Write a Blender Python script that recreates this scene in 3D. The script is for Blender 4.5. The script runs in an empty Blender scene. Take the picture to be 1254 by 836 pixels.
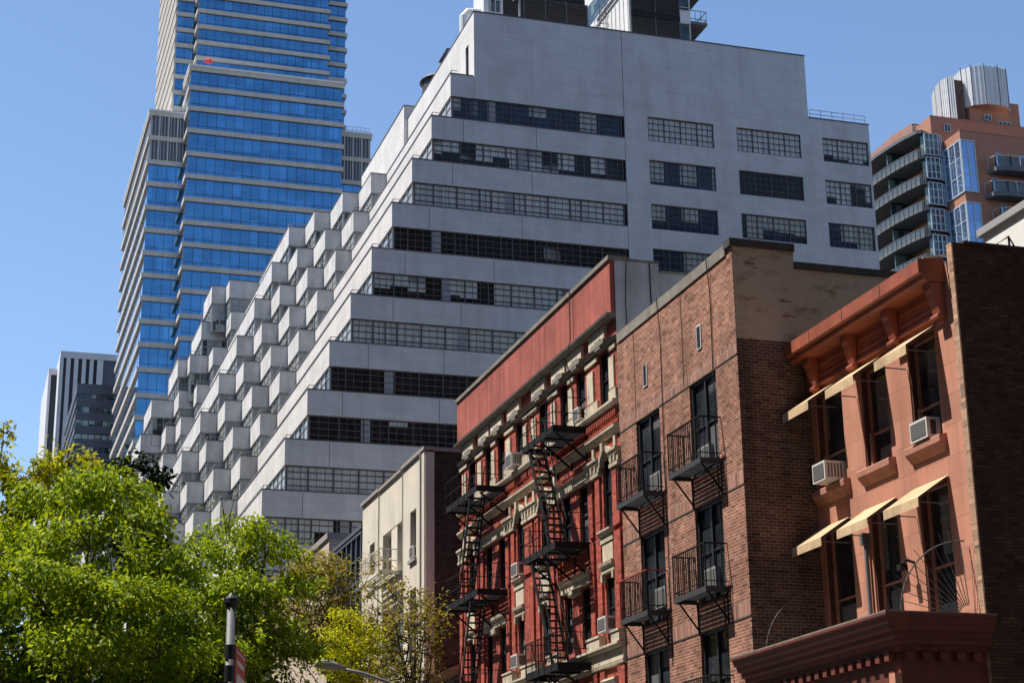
import bpy, bmesh, math, random
import numpy as np
from mathutils import Vector, Matrix
random.seed(7)
S = bpy.context.scene
COL = S.collection
PI = math.pi

# ------------------------------------------------------------------ materials
def newmat(name):
    m = bpy.data.materials.new(name); m.use_nodes = True
    nt = m.node_tree; nt.nodes.clear()
    o = nt.nodes.new('ShaderNodeOutputMaterial'); b = nt.nodes.new('ShaderNodeBsdfPrincipled')
    nt.links.new(b.outputs[0], o.inputs[0])
    return m, nt, b
def N(nt, t, **k):
    n = nt.nodes.new(t)
    for a, v in k.items(): setattr(n, a, v)
    return n
def pos(nt):
    return N(nt, 'ShaderNodeNewGeometry').outputs['Position']
def vmul(nt, src, v):
    n = N(nt, 'ShaderNodeVectorMath', operation='MULTIPLY'); nt.links.new(src, n.inputs[0]); n.inputs[1].default_value = v
    return n.outputs[0]
def noise(nt, src, scale, detail=3, rough=.55):
    n = N(nt, 'ShaderNodeTexNoise'); nt.links.new(src, n.inputs['Vector'])
    n.inputs['Scale'].default_value = scale; n.inputs['Detail'].default_value = detail; n.inputs['Roughness'].default_value = rough
    return n.outputs['Fac']
def ramp(nt, fac, stops):
    r = N(nt, 'ShaderNodeValToRGB'); nt.links.new(fac, r.inputs[0])
    e = r.color_ramp.elements
    while len(e) < len(stops): e.new(.5)
    for i, (p, c) in enumerate(stops):
        e[i].position = p; e[i].color = (c[0], c[1], c[2], 1) if not isinstance(c, (int, float)) else (c, c, c, 1)
    return r.outputs[0]
def mixc(nt, a, b, fac, mode='MULTIPLY'):
    n = N(nt, 'ShaderNodeMix', data_type='RGBA', blend_type=mode)
    for s, i in ((fac, 0), (a, 6), (b, 7)):
        if hasattr(s, 'node'): nt.links.new(s, n.inputs[i])
        else: n.inputs[i].default_value = s if isinstance(s, (int, float)) else (s[0], s[1], s[2], 1)
    return n.outputs[2]
def bump(nt, b, h, strength=.3, dist=.02):
    n = N(nt, 'ShaderNodeBump'); n.inputs['Strength'].default_value = strength; n.inputs['Distance'].default_value = dist
    nt.links.new(h, n.inputs['Height']); nt.links.new(n.outputs[0], b.inputs['Normal'])
def wall2d(nt):
    # wall coordinate: along the wall (x + y) and up (z)
    s = N(nt, 'ShaderNodeSeparateXYZ'); nt.links.new(pos(nt), s.inputs[0])
    a = N(nt, 'ShaderNodeMath', operation='ADD'); nt.links.new(s.outputs[0], a.inputs[0]); nt.links.new(s.outputs[1], a.inputs[1])
    c = N(nt, 'ShaderNodeCombineXYZ'); nt.links.new(a.outputs[0], c.inputs[0]); nt.links.new(s.outputs[2], c.inputs[1])
    return c.outputs[0]
def stains(nt, amount=.5, sx=1.6, sz=.16):
    # rain streaks and blotches
    f = noise(nt, vmul(nt, pos(nt), (sx, sx, sz)), 1.0, 5, .65)
    g = noise(nt, pos(nt), .55, 5, .6)
    m = N(nt, 'ShaderNodeMath', operation='MULTIPLY'); nt.links.new(f, m.inputs[0]); nt.links.new(g, m.inputs[1])
    return ramp(nt, m.outputs[0], [(.10, 1 - amount), (.30, 1.0)])
def paint(name, col, var=.12, scale=3.0, rough=.75, stain=.0, bmp=.0, bscale=40, metal=0., sx=1.6, sz=.16, spec=.5):
    m, nt, b = newmat(name)
    f = noise(nt, pos(nt), scale, 5, .6)
    c = ramp(nt, f, [(.3, [x*(1-var) for x in col]), (.7, [min(1, x*(1+var)) for x in col])])
    if stain: c = mixc(nt, c, stains(nt, stain, sx, sz), 1.0)
    nt.links.new(c, b.inputs['Base Color'])
    b.inputs['Roughness'].default_value = rough; b.inputs['Metallic'].default_value = metal
    b.inputs['Specular IOR Level'].default_value = spec
    if bmp: bump(nt, b, noise(nt, pos(nt), bscale, 3), bmp, .02)
    return m
def brick(name, c1, c2, mortar, bw=.215, rh=.075, ms=.012, stain=.35, offs=0., spots=None, st=(.58, .66), spv=None, rough=.9, vary=.85, bmp=.35):
    m, nt, b = newmat(name)
    v = wall2d(nt)
    t = N(nt, 'ShaderNodeTexBrick'); nt.links.new(v, t.inputs['Vector'])
    t.inputs['Scale'].default_value = 1; t.inputs['Brick Width'].default_value = bw; t.inputs['Row Height'].default_value = rh
    t.inputs['Mortar Size'].default_value = ms; t.inputs['Mortar Smooth'].default_value = .15; t.inputs['Bias'].default_value = offs
    t.inputs['Color1'].default_value = (*c1, 1); t.inputs['Color2'].default_value = (*c2, 1); t.inputs['Mortar'].default_value = (*mortar, 1)
    c = t.outputs['Color']
    # single bricks burnt darker or paler
    q = N(nt, 'ShaderNodeVectorMath', operation='DIVIDE'); nt.links.new(v, q.inputs[0]); q.inputs[1].default_value = (bw, rh, 1)
    fl = N(nt, 'ShaderNodeVectorMath', operation='FLOOR'); nt.links.new(q.outputs[0], fl.inputs[0])
    wn = N(nt, 'ShaderNodeTexWhiteNoise', noise_dimensions='2D'); nt.links.new(fl.outputs[0], wn.inputs['Vector'])
    c = mixc(nt, c, ramp(nt, wn.outputs['Value'], [(0, .42), (.22, .9), (.8, 1.05), (1, 1.45)]), vary)
    c = mixc(nt, c, stains(nt, stain), 1.0)
    if spots:
        g = noise(nt, vmul(nt, pos(nt), spv), 1.0, 8, .75) if spv else noise(nt, pos(nt), 3.5, 6, .7)
        c = mixc(nt, c, spots, ramp(nt, g, [(st[0], 0.), (st[1], .93)]), 'MIX')
    nt.links.new(c, b.inputs['Base Color']); b.inputs['Roughness'].default_value = rough
    b.inputs['Specular IOR Level'].default_value = .25
    bump(nt, b, t.outputs['Fac'], -bmp, .02)
    return m
def pane(name, dark, pale, share=.5, cw=1.1, ch=3.0, rough=.06, ox=.0, oz=.0, drop=.75, spec=.5):
    # window glass with rooms, blinds and curtains close behind it: every pane its own tone
    m, nt, b = newmat(name)
    v = wall2d(nt)
    a = N(nt, 'ShaderNodeVectorMath', operation='ADD'); nt.links.new(v, a.inputs[0]); a.inputs[1].default_value = (ox, oz, 0)
    q = N(nt, 'ShaderNodeVectorMath', operation='DIVIDE'); nt.links.new(a.outputs[0], q.inputs[0]); q.inputs[1].default_value = (cw, ch, 1)
    fl = N(nt, 'ShaderNodeVectorMath', operation='FLOOR'); nt.links.new(q.outputs[0], fl.inputs[0])
    fr = N(nt, 'ShaderNodeVectorMath', operation='FRACTION'); nt.links.new(q.outputs[0], fr.inputs[0])
    wn = N(nt, 'ShaderNodeTexWhiteNoise', noise_dimensions='2D'); nt.links.new(fl.outputs[0], wn.inputs['Vector'])
    big = noise(nt, vmul(nt, a.outputs[0], (.12, .33, 0)), 1.0, 1)
    mx = N(nt, 'ShaderNodeMath', operation='MULTIPLY_ADD'); nt.links.new(big, mx.inputs[0]); mx.inputs[1].default_value = .9; nt.links.new(wn.outputs['Value'], mx.inputs[2])
    hv = ramp(nt, mx.outputs[0], [(0, 0.), (1, 1.)])
    mm = N(nt, 'ShaderNodeMath', operation='DIVIDE'); nt.links.new(mx.outputs[0], mm.inputs[0]); mm.inputs[1].default_value = 1.7
    # how far a blind is drawn down
    s = N(nt, 'ShaderNodeSeparateXYZ'); nt.links.new(fr.outputs[0], s.inputs[0])
    dr = N(nt, 'ShaderNodeMath', operation='MULTIPLY'); nt.links.new(wn.outputs['Color'], dr.inputs[0]); dr.inputs[1].default_value = drop
    gt = N(nt, 'ShaderNodeMath', operation='GREATER_THAN'); nt.links.new(s.outputs[1], gt.inputs[0]); nt.links.new(dr.outputs[0], gt.inputs[1])
    cf = ramp(nt, mm.outputs[0], [(1 - share - .03, 0.), (1 - share + .03, 1.)])
    k = N(nt, 'ShaderNodeMath', operation='MULTIPLY'); nt.links.new(cf, k.inputs[0]); nt.links.new(gt.outputs[0], k.inputs[1])
    folds = noise(nt, vmul(nt, v, (9, .4, 1)), 1.0, 2)
    pc = ramp(nt, folds, [(.3, [x*.6 for x in pale]), (.7, pale)])
    dk = ramp(nt, noise(nt, vmul(nt, v, (1.3, 1.1, 1)), 1.0, 4), [(.35, [x*.5 for x in dark]), (.7, [x*1.8 for x in dark])])
    c = mixc(nt, dk, pc, k.outputs[0], 'MIX')
    nt.links.new(c, b.inputs['Base Color']); b.inputs['Roughness'].default_value = rough
    b.inputs['Specular IOR Level'].default_value = spec
    # old glass is never quite flat
    bump(nt, b, noise(nt, v, 1.1, 2), .05, .05)
    return m
def mirror(name, tint, rough=.04, dark=(.01, .03, .07), cw=1.5, ch=4.25, mixv=.75, lo=.72):
    # coated curtain-wall glass
    m, nt, b = newmat(name)
    v = wall2d(nt)
    q = N(nt, 'ShaderNodeVectorMath', operation='DIVIDE'); nt.links.new(v, q.inputs[0]); q.inputs[1].default_value = (cw, ch, 1)
    fl = N(nt, 'ShaderNodeVectorMath', operation='FLOOR'); nt.links.new(q.outputs[0], fl.inputs[0])
    wn = N(nt, 'ShaderNodeTexWhiteNoise', noise_dimensions='2D'); nt.links.new(fl.outputs[0], wn.inputs['Vector'])
    bl = ramp(nt, wn.outputs['Value'], [(0, lo), (.3, .9), (.85, 1.), (1, 1.18)])
    c = mixc(nt, tint, bl, 1.0)
    c = mixc(nt, c, ramp(nt, noise(nt, vmul(nt, pos(nt), (.12, .12, .5)), 1., 4), [(.3, .8), (.7, 1.12)]), 1.0)
    nt.links.new(c, b.inputs['Base Color']); b.inputs['Metallic'].default_value = mixv; b.inputs['Roughness'].default_value = rough
    bump(nt, b, noise(nt, v, .35, 2), .03, .2)
    return m

M = {}
def whitewall():
    m, nt, b = newmat('white_painted_brick')
    c = ramp(nt, noise(nt, vmul(nt, pos(nt), (.35, .35, 3.4)), 1.0, 6, .7), [(.3, (.655, .63, .605)), (.7, (.775, .745, .71))])
    c = mixc(nt, c, stains(nt, .2, 1.1, .10), 1.0)
    # dirt runs under the copings, courses of brick under the paint
    v = wall2d(nt); t = N(nt, 'ShaderNodeTexBrick'); nt.links.new(v, t.inputs['Vector']); t.inputs['Scale'].default_value = 1
    t.inputs['Brick Width'].default_value = .4; t.inputs['Row Height'].default_value = .1; t.inputs['Mortar Size'].default_value = .008
    t.inputs['Color1'].default_value = (1, 1, 1, 1); t.inputs['Color2'].default_value = (.965, .965, .965, 1); t.inputs['Mortar'].default_value = (.90, .90, .90, 1)
    c = mixc(nt, c, t.outputs['Color'], 1.0)
    f = noise(nt, vmul(nt, pos(nt), (3.2, 3.2, .05)), 1., 4, .7)
    c = mixc(nt, c, ramp(nt, f, [(.30, .75), (.40, 1.)]), .35)
    nt.links.new(c, b.inputs['Base Color']); b.inputs['Roughness'].default_value = .75
    return m
M['white_brick'] = whitewall()
M['white_panel'] = paint('white_balcony_render', (.66, .655, .64), .08, 1.2, .8, stain=.34)
M['coping_dark'] = paint('dark_metal_coping', (.10, .10, .11), .2, 4, .6)
M['seam'] = paint('dark_joint', (.08, .08, .085), .1, 4, .8)
M['deck'] = paint('grey_roof_deck', (.22, .22, .22), .2, 2, .9)
for nm_, sh_, dp_ in (('pale', .97, .10), ('mixed', .58, .42), ('dark', .10, .5)):
    M['apt_'+nm_] = pane('apartment_pane_'+nm_, (.022, .018, .017), (.72, .73, .67), sh_, 1.1, 3.075, .12, oz=.6, spec=.3, drop=dp_)
M['apt_pane'] = M['apt_mixed']
M['apt_pane_lit'] = pane('balcony_pane', (.05, .07, .07), (.46, .49, .47), .6, 1.3, 3.075, .06, oz=.6, drop=.3)
M['apt_pane_blue'] = pane('blue_dark_pane', (.018, .028, .05), (.52, .53, .46), .42, 1.15, 3.075, .09, oz=.6, spec=.4, drop=.4)
M['glaz_bar'] = paint('thin_steel_bar', (.17, .16, .155), .2, 5, .6)
M['steel_frame'] = paint('grey_steel_window_frame', (.10, .092, .088), .2, 5, .6)
M['pale_frame'] = paint('pale_window_frame', (.42, .42, .42), .1, 5, .6)
M['rail'] = paint('galvanised_rail', (.35, .36, .37), .15, 8, .5, metal=.4)
M['louvre'] = paint('dark_bronze_louvre', (.045, .04, .036), .3, 3, .65)
M['louvre_line'] = paint('black_louvre_gap', (.012, .011, .010), .1, 3, .8)
M['white_metal'] = paint('white_corrugated_metal', (.72, .73, .72), .06, 2, .5, stain=.1)
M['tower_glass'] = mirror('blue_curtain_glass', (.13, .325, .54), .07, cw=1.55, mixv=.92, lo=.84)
M['tower_glass_side'] = mirror('sky_brightened_side_glass', (.55, .72, .95), .05, mixv=.9)  # paler copy of the glass: sky reflection of the left faces put into the tint
M['tower_stone'] = paint('beige_precast_spandrel', (.50, .46, .41), .08, .8, .8, stain=.12, sx=.5, sz=.05)
M['tower_cap'] = paint('pale_metal_cap', (.66, .66, .64), .05, .8, .6)
M['louvre_fin'] = paint('mid_grey_louvre_fin', (.27, .28, .30), .1, .6, .6)
M['tower_mull'] = paint('navy_mullion', (.02, .04, .09), .1, 2, .4)
M['tower_louvre'] = paint('slate_louvre', (.11, .125, .15), .2, .4, .6)
M['tower_fin'] = paint('grey_fin', (.46, .47, .48), .1, .6, .6)
M['slab_white'] = paint('white_stone_pier', (.58, .58, .60), .05, .3, .8, stain=.1, sx=.2, sz=.03)
M['slab_dark'] = paint('black_window_strip', (.016, .018, .026), .3, .4, .25)
M['slab_panel'] = paint('slate_panel', (.085, .10, .135), .12, .2, .7)
M['dark_conc'] = paint('dark_slate_cladding', (.075, .085, .115), .12, .25, .7)
M['dark_pane'] = pane('far_office_pane', (.03, .05, .06), (.34, .44, .42), .55, 1.4, 3.6, .08)
M['orange'] = paint('orange_brick_wall', (.36, .165, .105), .05, .6, .9, stain=.12)
M['orange_glass'] = mirror('deep_blue_bay_glass', (.30, .45, .70), .06, cw=.9, ch=2.2, mixv=.75)
M['teal_glass'] = pane('teal_window', (.03, .05, .055), (.16, .22, .20), .45, .8, 3.3, .06)
M['bay_frame'] = paint('pale_blue_grey_frame', (.42, .47, .54), .06, 1, .5)
M['slab_conc'] = paint('grey_balcony_slab', (.11, .12, .13), .1, 1, .8, stain=.2)
M['frosted'] = paint('frosted_balcony_panel', (.085, .105, .12), .08, 1, .3)
M['silver'] = paint('perforated_silver_screen', (.54, .55, .56), .07, 1.2, .6, metal=.1, stain=.12)
M['red_brick'] = brick('worn_red_brick', (.24, .072, .047), (.36, .135, .09), (.37, .28, .21), stain=.45, bmp=.5)
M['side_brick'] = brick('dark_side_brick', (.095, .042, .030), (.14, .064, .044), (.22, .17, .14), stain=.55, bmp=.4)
M['cement'] = brick('parged_brick', (.20, .085, .055), (.26, .12, .08), (.32, .26, .20), stain=.5, bmp=.3, spots=(.42, .355, .265), st=(.37, .47), spv=(1.0, 1.0, 3.2))
M['casing'] = paint('reveal_shade_and_joint', (.085, .028, .022), .15, 4, .7)  # shade of the window reveals put into a dark colour; also cornice joints
M['soldier'] = brick('soldier_course_brick', (.30, .12, .085), (.36, .155, .11), (.36, .29, .24), bw=.075, rh=.33, ms=.012, stain=.3)
M['tan_cope'] = paint('tan_stone_coping', (.23, .21, .18), .2, 3, .9, stain=.4)
M['dark_cope'] = paint('tarred_coping', (.05, .043, .037), .3, 3, .9)
M['black_frame'] = paint('black_window_frame', (.018, .018, .02), .2, 4, .5)
M['row_pane'] = pane('row_house_pane', (.022, .027, .034), (.17, .18, .19), .36, .74, 1.55, .05, spec=.6)
M['iron'] = paint('black_painted_iron', (.012, .012, .013), .4, 12, .75, spec=.2)
M['grey_iron'] = paint('charcoal_platform_iron', (.035, .037, .042), .25, 9, .7)
M['rust_red'] = paint('red_painted_rail', (.30, .035, .03), .25, 9, .6)
M['b3_brick'] = brick('red_painted_brick', (.38, .086, .06), (.43, .10, .07), (.30, .068, .05), stain=.32, bmp=.25, ms=.008)
M['b3_panel'] = paint('faded_red_metal_panel', (.41, .105, .072), .20, 1.3, .7, stain=.5, sx=3.5, sz=.12)
M['stone'] = paint('weathered_cream_stone', (.54, .47, .36), .14, 5, .9, stain=.5, sx=2.2, sz=.8)
M['carved'] = None
M['grey_stucco'] = paint('grey_stucco_side', (.54, .56, .58), .15, .7, .95, stain=.4)
M['brownstone'] = brick('scored_brownstone_stucco', (.49, .225, .155), (.54, .255, .175), (.37, .165, .115), bw=.85, rh=.62, ms=.008, stain=.3, bmp=.2, vary=.22)
M['brown_trim'] = paint('brownstone_trim', (.44, .205, .145), .2, 4, .85, stain=.35)
M['cornice_red'] = paint('oxide_red_cornice_metal', (.34, .095, .052), .16, 2.5, .55, stain=.4)
M['shop_red'] = paint('maroon_painted_cornice', (.15, .040, .026), .14, 3, .6, stain=.4)
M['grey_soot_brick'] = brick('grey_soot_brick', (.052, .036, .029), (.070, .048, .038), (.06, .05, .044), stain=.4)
M['pier_brick'] = brick('tan_red_pier_brick', (.40, .21, .13), (.48, .27, .17), (.40, .32, .25), stain=.3)
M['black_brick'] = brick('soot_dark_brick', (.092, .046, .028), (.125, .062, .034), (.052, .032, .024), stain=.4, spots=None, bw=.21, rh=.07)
M['canvas'] = paint('cream_awning_canvas', (.60, .43, .255), .12, 6, .9, stain=.35, bmp=.3, bscale=5)
M['ac_body'] = paint('white_enamel_metal', (.62, .62, .60), .06, 9, .5)
M['ac_grey'] = paint('dull_grey_metal', (.24, .24, .24), .12, 9, .6)
M['ac_grille'] = paint('dark_condenser_grille', (.10, .10, .10), .3, 60, .7)
M['cream_stucco'] = paint('cream_stucco', (.64, .585, .49), .07, 1.2, .9, stain=.22)
M['cream_trim'] = paint('cream_painted_iron', (.66, .61, .52), .06, 3, .7)
M['beige'] = paint('beige_stucco', (.52, .43, .34), .08, 1, .9, stain=.2)
M['beige_cope'] = paint('grey_beige_coping', (.30, .27, .25), .1, 2, .9)
M['bulk_white'] = paint('white_bulkhead_paint', (.78, .78, .74), .05, 1, .8, stain=.12)
M['bulk_grey'] = paint('grey_fascia', (.32, .32, .33), .1, 1, .8)
M['bark'] = paint('grey_brown_bark', (.07, .055, .042), .3, 12, .95, bmp=.6, bscale=30)
M['asphalt'] = paint('asphalt', (.05, .05, .052), .2, 8, .95)
M['concrete'] = paint('sidewalk_concrete', (.13, .125, .12), .12, 3, .95, stain=.2)
M['line'] = paint('road_paint', (.78, .78, .74), .05, 6, .8)
M['ground'] = paint('city_ground', (.055, .053, .05), .15, .05, .95)
M['post_grey'] = paint('silver_grey_post', (.13, .135, .15), .1, 6, .6)
M['black_band'] = paint('black_band', (.012, .012, .014), .2, 8, .5)
M['sign_red'] = paint('red_sign_face', (.50, .07, .055), .08, 5, .5)
M['sign_white'] = paint('white_sign_lettering', (.75, .68, .62), .05, 5, .5)
M['lamp_metal'] = paint('galvanised_lamp', (.26, .27, .27), .1, 6, .6)
M['parasol_red'] = paint('red_parasol_cloth', (.45, .03, .04), .1, 2, .8)
def carved():
    m, nt, b = newmat('carved_cream_stone')
    v = N(nt, 'ShaderNodeTexVoronoi', feature='SMOOTH_F1'); nt.links.new(pos(nt), v.inputs['Vector']); v.inputs['Scale'].default_value = 9
    n = noise(nt, pos(nt), 16, 4)
    c = ramp(nt, v.outputs['Distance'], [(.25, (.64, .56, .43)), (.62, (.56, .48, .36)), (.8, (.20, .15, .10))])
    c = mixc(nt, c, stains(nt, .45, 2.2, .8), 1.)
    nt.links.new(c, b.inputs['Base Color']); b.inputs['Roughness'].default_value = .9
    bump(nt, b, v.outputs['Distance'], -1., .05)
    return m
M['carved'] = carved()
def leafmat(name, cols, trans=.35):
    m, nt, b = newmat(name)
    a = N(nt, 'ShaderNodeAttribute'); a.attribute_name = 'tone'
    c = ramp(nt, a.outputs['Fac'], [(i/(len(cols)-1), c) for i, c in enumerate(cols)])
    nt.links.new(c, b.inputs['Base Color']); b.inputs['Roughness'].default_value = .6; b.inputs['Specular IOR Level'].default_value = .22
    t = N(nt, 'ShaderNodeBsdfTranslucent')
    h = mixc(nt, c, (1.5, 1.35, .5), 1.0); nt.links.new(h, t.inputs['Color'])
    mx = N(nt, 'ShaderNodeMixShader'); mx.inputs[0].default_value = trans
    nt.links.new(b.outputs[0], mx.inputs[1]); nt.links.new(t.outputs[0], mx.inputs[2])
    o = [n for n in nt.nodes if n.type == 'OUTPUT_MATERIAL'][0]; nt.links.new(mx.outputs[0], o.inputs[0])
    return m

# ------------------------------------------------------------------ objects
def wloc(o):
    v = Vector((0, 0, 0))
    while o is not None: v += o.location; o = o.parent
    return v
def empty(name, loc, label, cat, group=None):
    o = bpy.data.objects.new(name, None); COL.objects.link(o); o.location = loc
    o['label'] = label; o['category'] = cat
    if group: o['group'] = group
    return o
class MB:
    def __init__(s): s.v = []; s.f = []; s.mi = []; s.cur = 0
    def add(s, vs, fs):
        n = len(s.v); s.v += [tuple(v) for v in vs]
        for f in fs: s.f.append(tuple(i + n for i in f)); s.mi.append(s.cur)
        return s
    def quad(s, a, b, c, d): return s.add([a, b, c, d], [(0, 1, 2, 3)])
    def box(s, x0, x1, y0, y1, z0, z1):
        if x0 > x1: x0, x1 = x1, x0
        if y0 > y1: y0, y1 = y1, y0
        if z0 > z1: z0, z1 = z1, z0
        return s.add([(x0,y0,z0),(x1,y0,z0),(x1,y1,z0),(x0,y1,z0),(x0,y0,z1),(x1,y0,z1),(x1,y1,z1),(x0,y1,z1)],
              [(3,2,1,0),(4,5,6,7),(0,1,5,4),(1,2,6,5),(2,3,7,6),(3,0,4,7)])
    def bar(s, a, b, w, h=None, upv=(0, 0, 1)):
        # square bar from a to b
        h = h or w; a = Vector(a); b = Vector(b); d = (b - a).normalized(); u = Vector(upv)
        if abs(d.dot(u)) > .98: u = Vector((1, 0, 0))
        r = d.cross(u).normalized() * (w/2); u = r.cross(d).normalized() * (h/2)
        vs = []
        for p in (a, b):
            for sx, sy in ((-1,-1),(1,-1),(1,1),(-1,1)): vs.append(p + r*sx + u*sy)
        return s.add(vs, [(3,2,1,0),(4,5,6,7),(0,1,5,4),(1,2,6,5),(2,3,7,6),(3,0,4,7)])
    def tube(s, pts, r, n=8, cap=True):
        pts = [Vector(p) for p in pts]; k = len(pts); rs = r if isinstance(r, (list, tuple)) else [r]*k
        vs = []; fs = []; ref = None
        for i, p in enumerate(pts):
            d = (pts[min(i+1, k-1)] - pts[max(i-1, 0)]).normalized()
            if ref is None: ref = Vector((0, 0, 1)) if abs(d.z) < .9 else Vector((1, 0, 0))
            a = d.cross(ref).normalized(); b = d.cross(a).normalized()
            for j in range(n):
                t = 2*PI*j/n; vs.append(p + (a*math.cos(t) + b*math.sin(t))*rs[i])
        for i in range(k-1):
            for j in range(n):
                fs.append((i*n+j, i*n+(j+1) % n, (i+1)*n+(j+1) % n, (i+1)*n+j))
        if cap: fs += [tuple(range(n))[::-1], tuple(range((k-1)*n, k*n))]
        return s.add(vs, fs)
    def prism(s, poly, z0, z1):
        n = len(poly); vs = [(x, y, z0) for x, y in poly] + [(x, y, z1) for x, y in poly]
        return s.add(vs, [tuple(range(n))[::-1], tuple(range(n, 2*n))] + [(i, (i+1) % n, n+(i+1) % n, n+i) for i in range(n)])
    def sweep_y(s, prof, y0, y1):
        # profile of (x, z) points run along y
        n = len(prof); vs = [(x, y0, z) for x, z in prof] + [(x, y1, z) for x, z in prof]
        return s.add(vs, [tuple(range(n)), tuple(range(n, 2*n))[::-1]] + [(i, n+i, n+(i+1) % n, (i+1) % n) for i in range(n)])
    def sweep_x(s, prof, x0, x1):
        n = len(prof); vs = [(x0, y, z) for y, z in prof] + [(x1, y, z) for y, z in prof]
        return s.add(vs, [tuple(range(n)), tuple(range(n, 2*n))[::-1]] + [(i, n+i, n+(i+1) % n, (i+1) % n) for i in range(n)])
    def wall(s, axis, c, u0, u1, z0, z1, holes=(), depth=.2):
        # wall sheet in the plane axis = c (outside is the negative side), openings with reveals of the given depth
        P = (lambda u, z, d: (c + d, u, z)) if axis == 'x' else (lambda u, z, d: (u, c + d, z))
        us = sorted({u0, u1, *[max(u0, min(u1, h[0])) for h in holes], *[max(u0, min(u1, h[1])) for h in holes]})
        zs = sorted({z0, z1, *[max(z0, min(z1, h[2])) for h in holes], *[max(z0, min(z1, h[3])) for h in holes]})
        for a, b in zip(us, us[1:]):
            for e, f in zip(zs, zs[1:]):
                mu, mz = (a+b)/2, (e+f)/2
                if any(h[0] < mu < h[1] and h[2] < mz < h[3] for h in holes): continue
                s.quad(P(a, e, 0), P(b, e, 0), P(b, f, 0), P(a, f, 0))
        for a, b, e, f in holes:
            if depth > 0:
                s.quad(P(a, e, 0), P(a, f, 0), P(a, f, depth), P(a, e, depth)); s.quad(P(b, e, 0), P(b, f, 0), P(b, f, depth), P(b, e, depth))
                s.quad(P(a, e, 0), P(b, e, 0), P(b, e, depth), P(a, e, depth)); s.quad(P(a, f, 0), P(b, f, 0), P(b, f, depth), P(a, f, depth))
        return s
    def build(s, name, mat, parent=None, label=None, kind=None, smooth=False):
        off = wloc(parent) if parent else Vector((0, 0, 0))
        me = bpy.data.meshes.new(name)
        me.from_pydata([(a-off.x, b-off.y, c-off.z) for a, b, c in s.v], [], s.f)
        for m in (mat if isinstance(mat, (list, tuple)) else [mat]): me.materials.append(M[m] if isinstance(m, str) else m)
        me.polygons.foreach_set('material_index', s.mi)
        if smooth: me.polygons.foreach_set('use_smooth', [True]*len(s.f))
        me.update()
        o = bpy.data.objects.new(name, me); COL.objects.link(o)
        if parent: o.parent = parent
        if label: o['label'] = label
        if kind: o['kind'] = kind
        return o
def tag(o, label, cat, group=None):
    o['label'] = label; o['category'] = cat
    if group: o['group'] = group
    return o
def copy_tree(o, loc=None, rotz=None, parent=None):
    c = o.copy(); COL.objects.link(c)
    if parent: c.parent = parent
    if loc is not None: c.location = loc
    if rotz is not None: c.rotation_euler = (0, 0, rotz)
    for ch in list(o.children):
        copy_tree(ch, None, None, c)
    return c
def grid_frame(mb, axis, c, u0, u1, z0, z1, ustep, zs=(), w=.06, d=.05, us=None):
    # bars of a window: outer frame, uprights every ustep, rails at heights zs
    def b(ua, ub, za, zb, dd=d):
        if axis == 'x': mb.box(c - dd, c + .012, ua, ub, za, zb)
        else: mb.box(ua, ub, c - dd, c + .012, za, zb)
    b(u0, u0+w, z0, z1); b(u1-w, u1, z0, z1); b(u0+w, u1-w, z0, z0+w); b(u0+w, u1-w, z1-w, z1)
    if us is None:
        n = max(1, round((u1-u0)/ustep)); us = [u0 + (u1-u0)*i/n for i in range(1, n)]
    for u in us: b(u-w/2, u+w/2, z0+w, z1-w, d*.9)
    for z in zs: b(u0+w, u1-w, z-w*.3, z+w*.3, d*.6)
# ------------------------------------------------------------------ the setting
mb = MB(); mb.quad((-3000,-800,0),(3000,-800,0),(3000,4000,0),(-3000,4000,0)); o = mb.build('ground', 'ground'); o['kind'] = 'structure'
mb = MB(); mb.quad((5.3,-60,.004),(12.6,-60,.004),(12.6,280,.004),(5.3,280,.004)); o = mb.build('road', 'asphalt'); o['kind'] = 'structure'
mb = MB(); mb.box(12.6,17.0,-60,98,0,.14); o = mb.build('pavement', 'concrete'); o['kind'] = 'structure'
mb = MB(); mb.box(-6,5.3,-60,98,0,.14); o = mb.build('plaza_pavement', 'concrete'); o['kind'] = 'structure'
mb = MB()
for k in range(24): mb.quad((8.88,-40+k*6,.008),(9.02,-40+k*6,.008),(9.02,-37+k*6,.008),(8.88,-37+k*6,.008))
o = mb.build('road_marking', 'line'); o['kind'] = 'structure'

# ------------------------------------------------------------------ white terraced apartment house
ZK = lambda k: 24.27 + 3.075*k
XK = lambda k: 16.68 + 1.258*k
NEAR = [(117.3, 1.16), (121.4, 2.37), (125.8, 3.60), (129.5, 4.87)]
FAR = {9: [(143.2, 7.37), (145.1, 8.58)], 8: [(142.3, 6.03), (145.7, 8.0)], 7: [(142.8, 6.08), (145.4, 7.64), (147.0, 8.43)],
       6: [(143.6, 5.94), (145.8, 7.12), (149.2, 9.0)], 5: [(142.6, 6.0), (146.0, 6.8), (149.3, 8.5)], 4: [(143, 6.0), (146.4, 7.2), (150, 8.6)]}
WH = empty('apartment_building', (28, 100, 0), 'big white terraced apartment block with stepped balconies behind the row houses', 'building')
def steps(k): return NEAR + FAR.get(k, [(143, 6.0), (147, 7.3), (150.5, 8.6)])
YE = lambda k: {9: 150.0, 8: 152.0, 7: 153.5, 6: 155.0, 5: 156.5}.get(k, 158.0)
PT = .18
TOPK = 9
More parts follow.
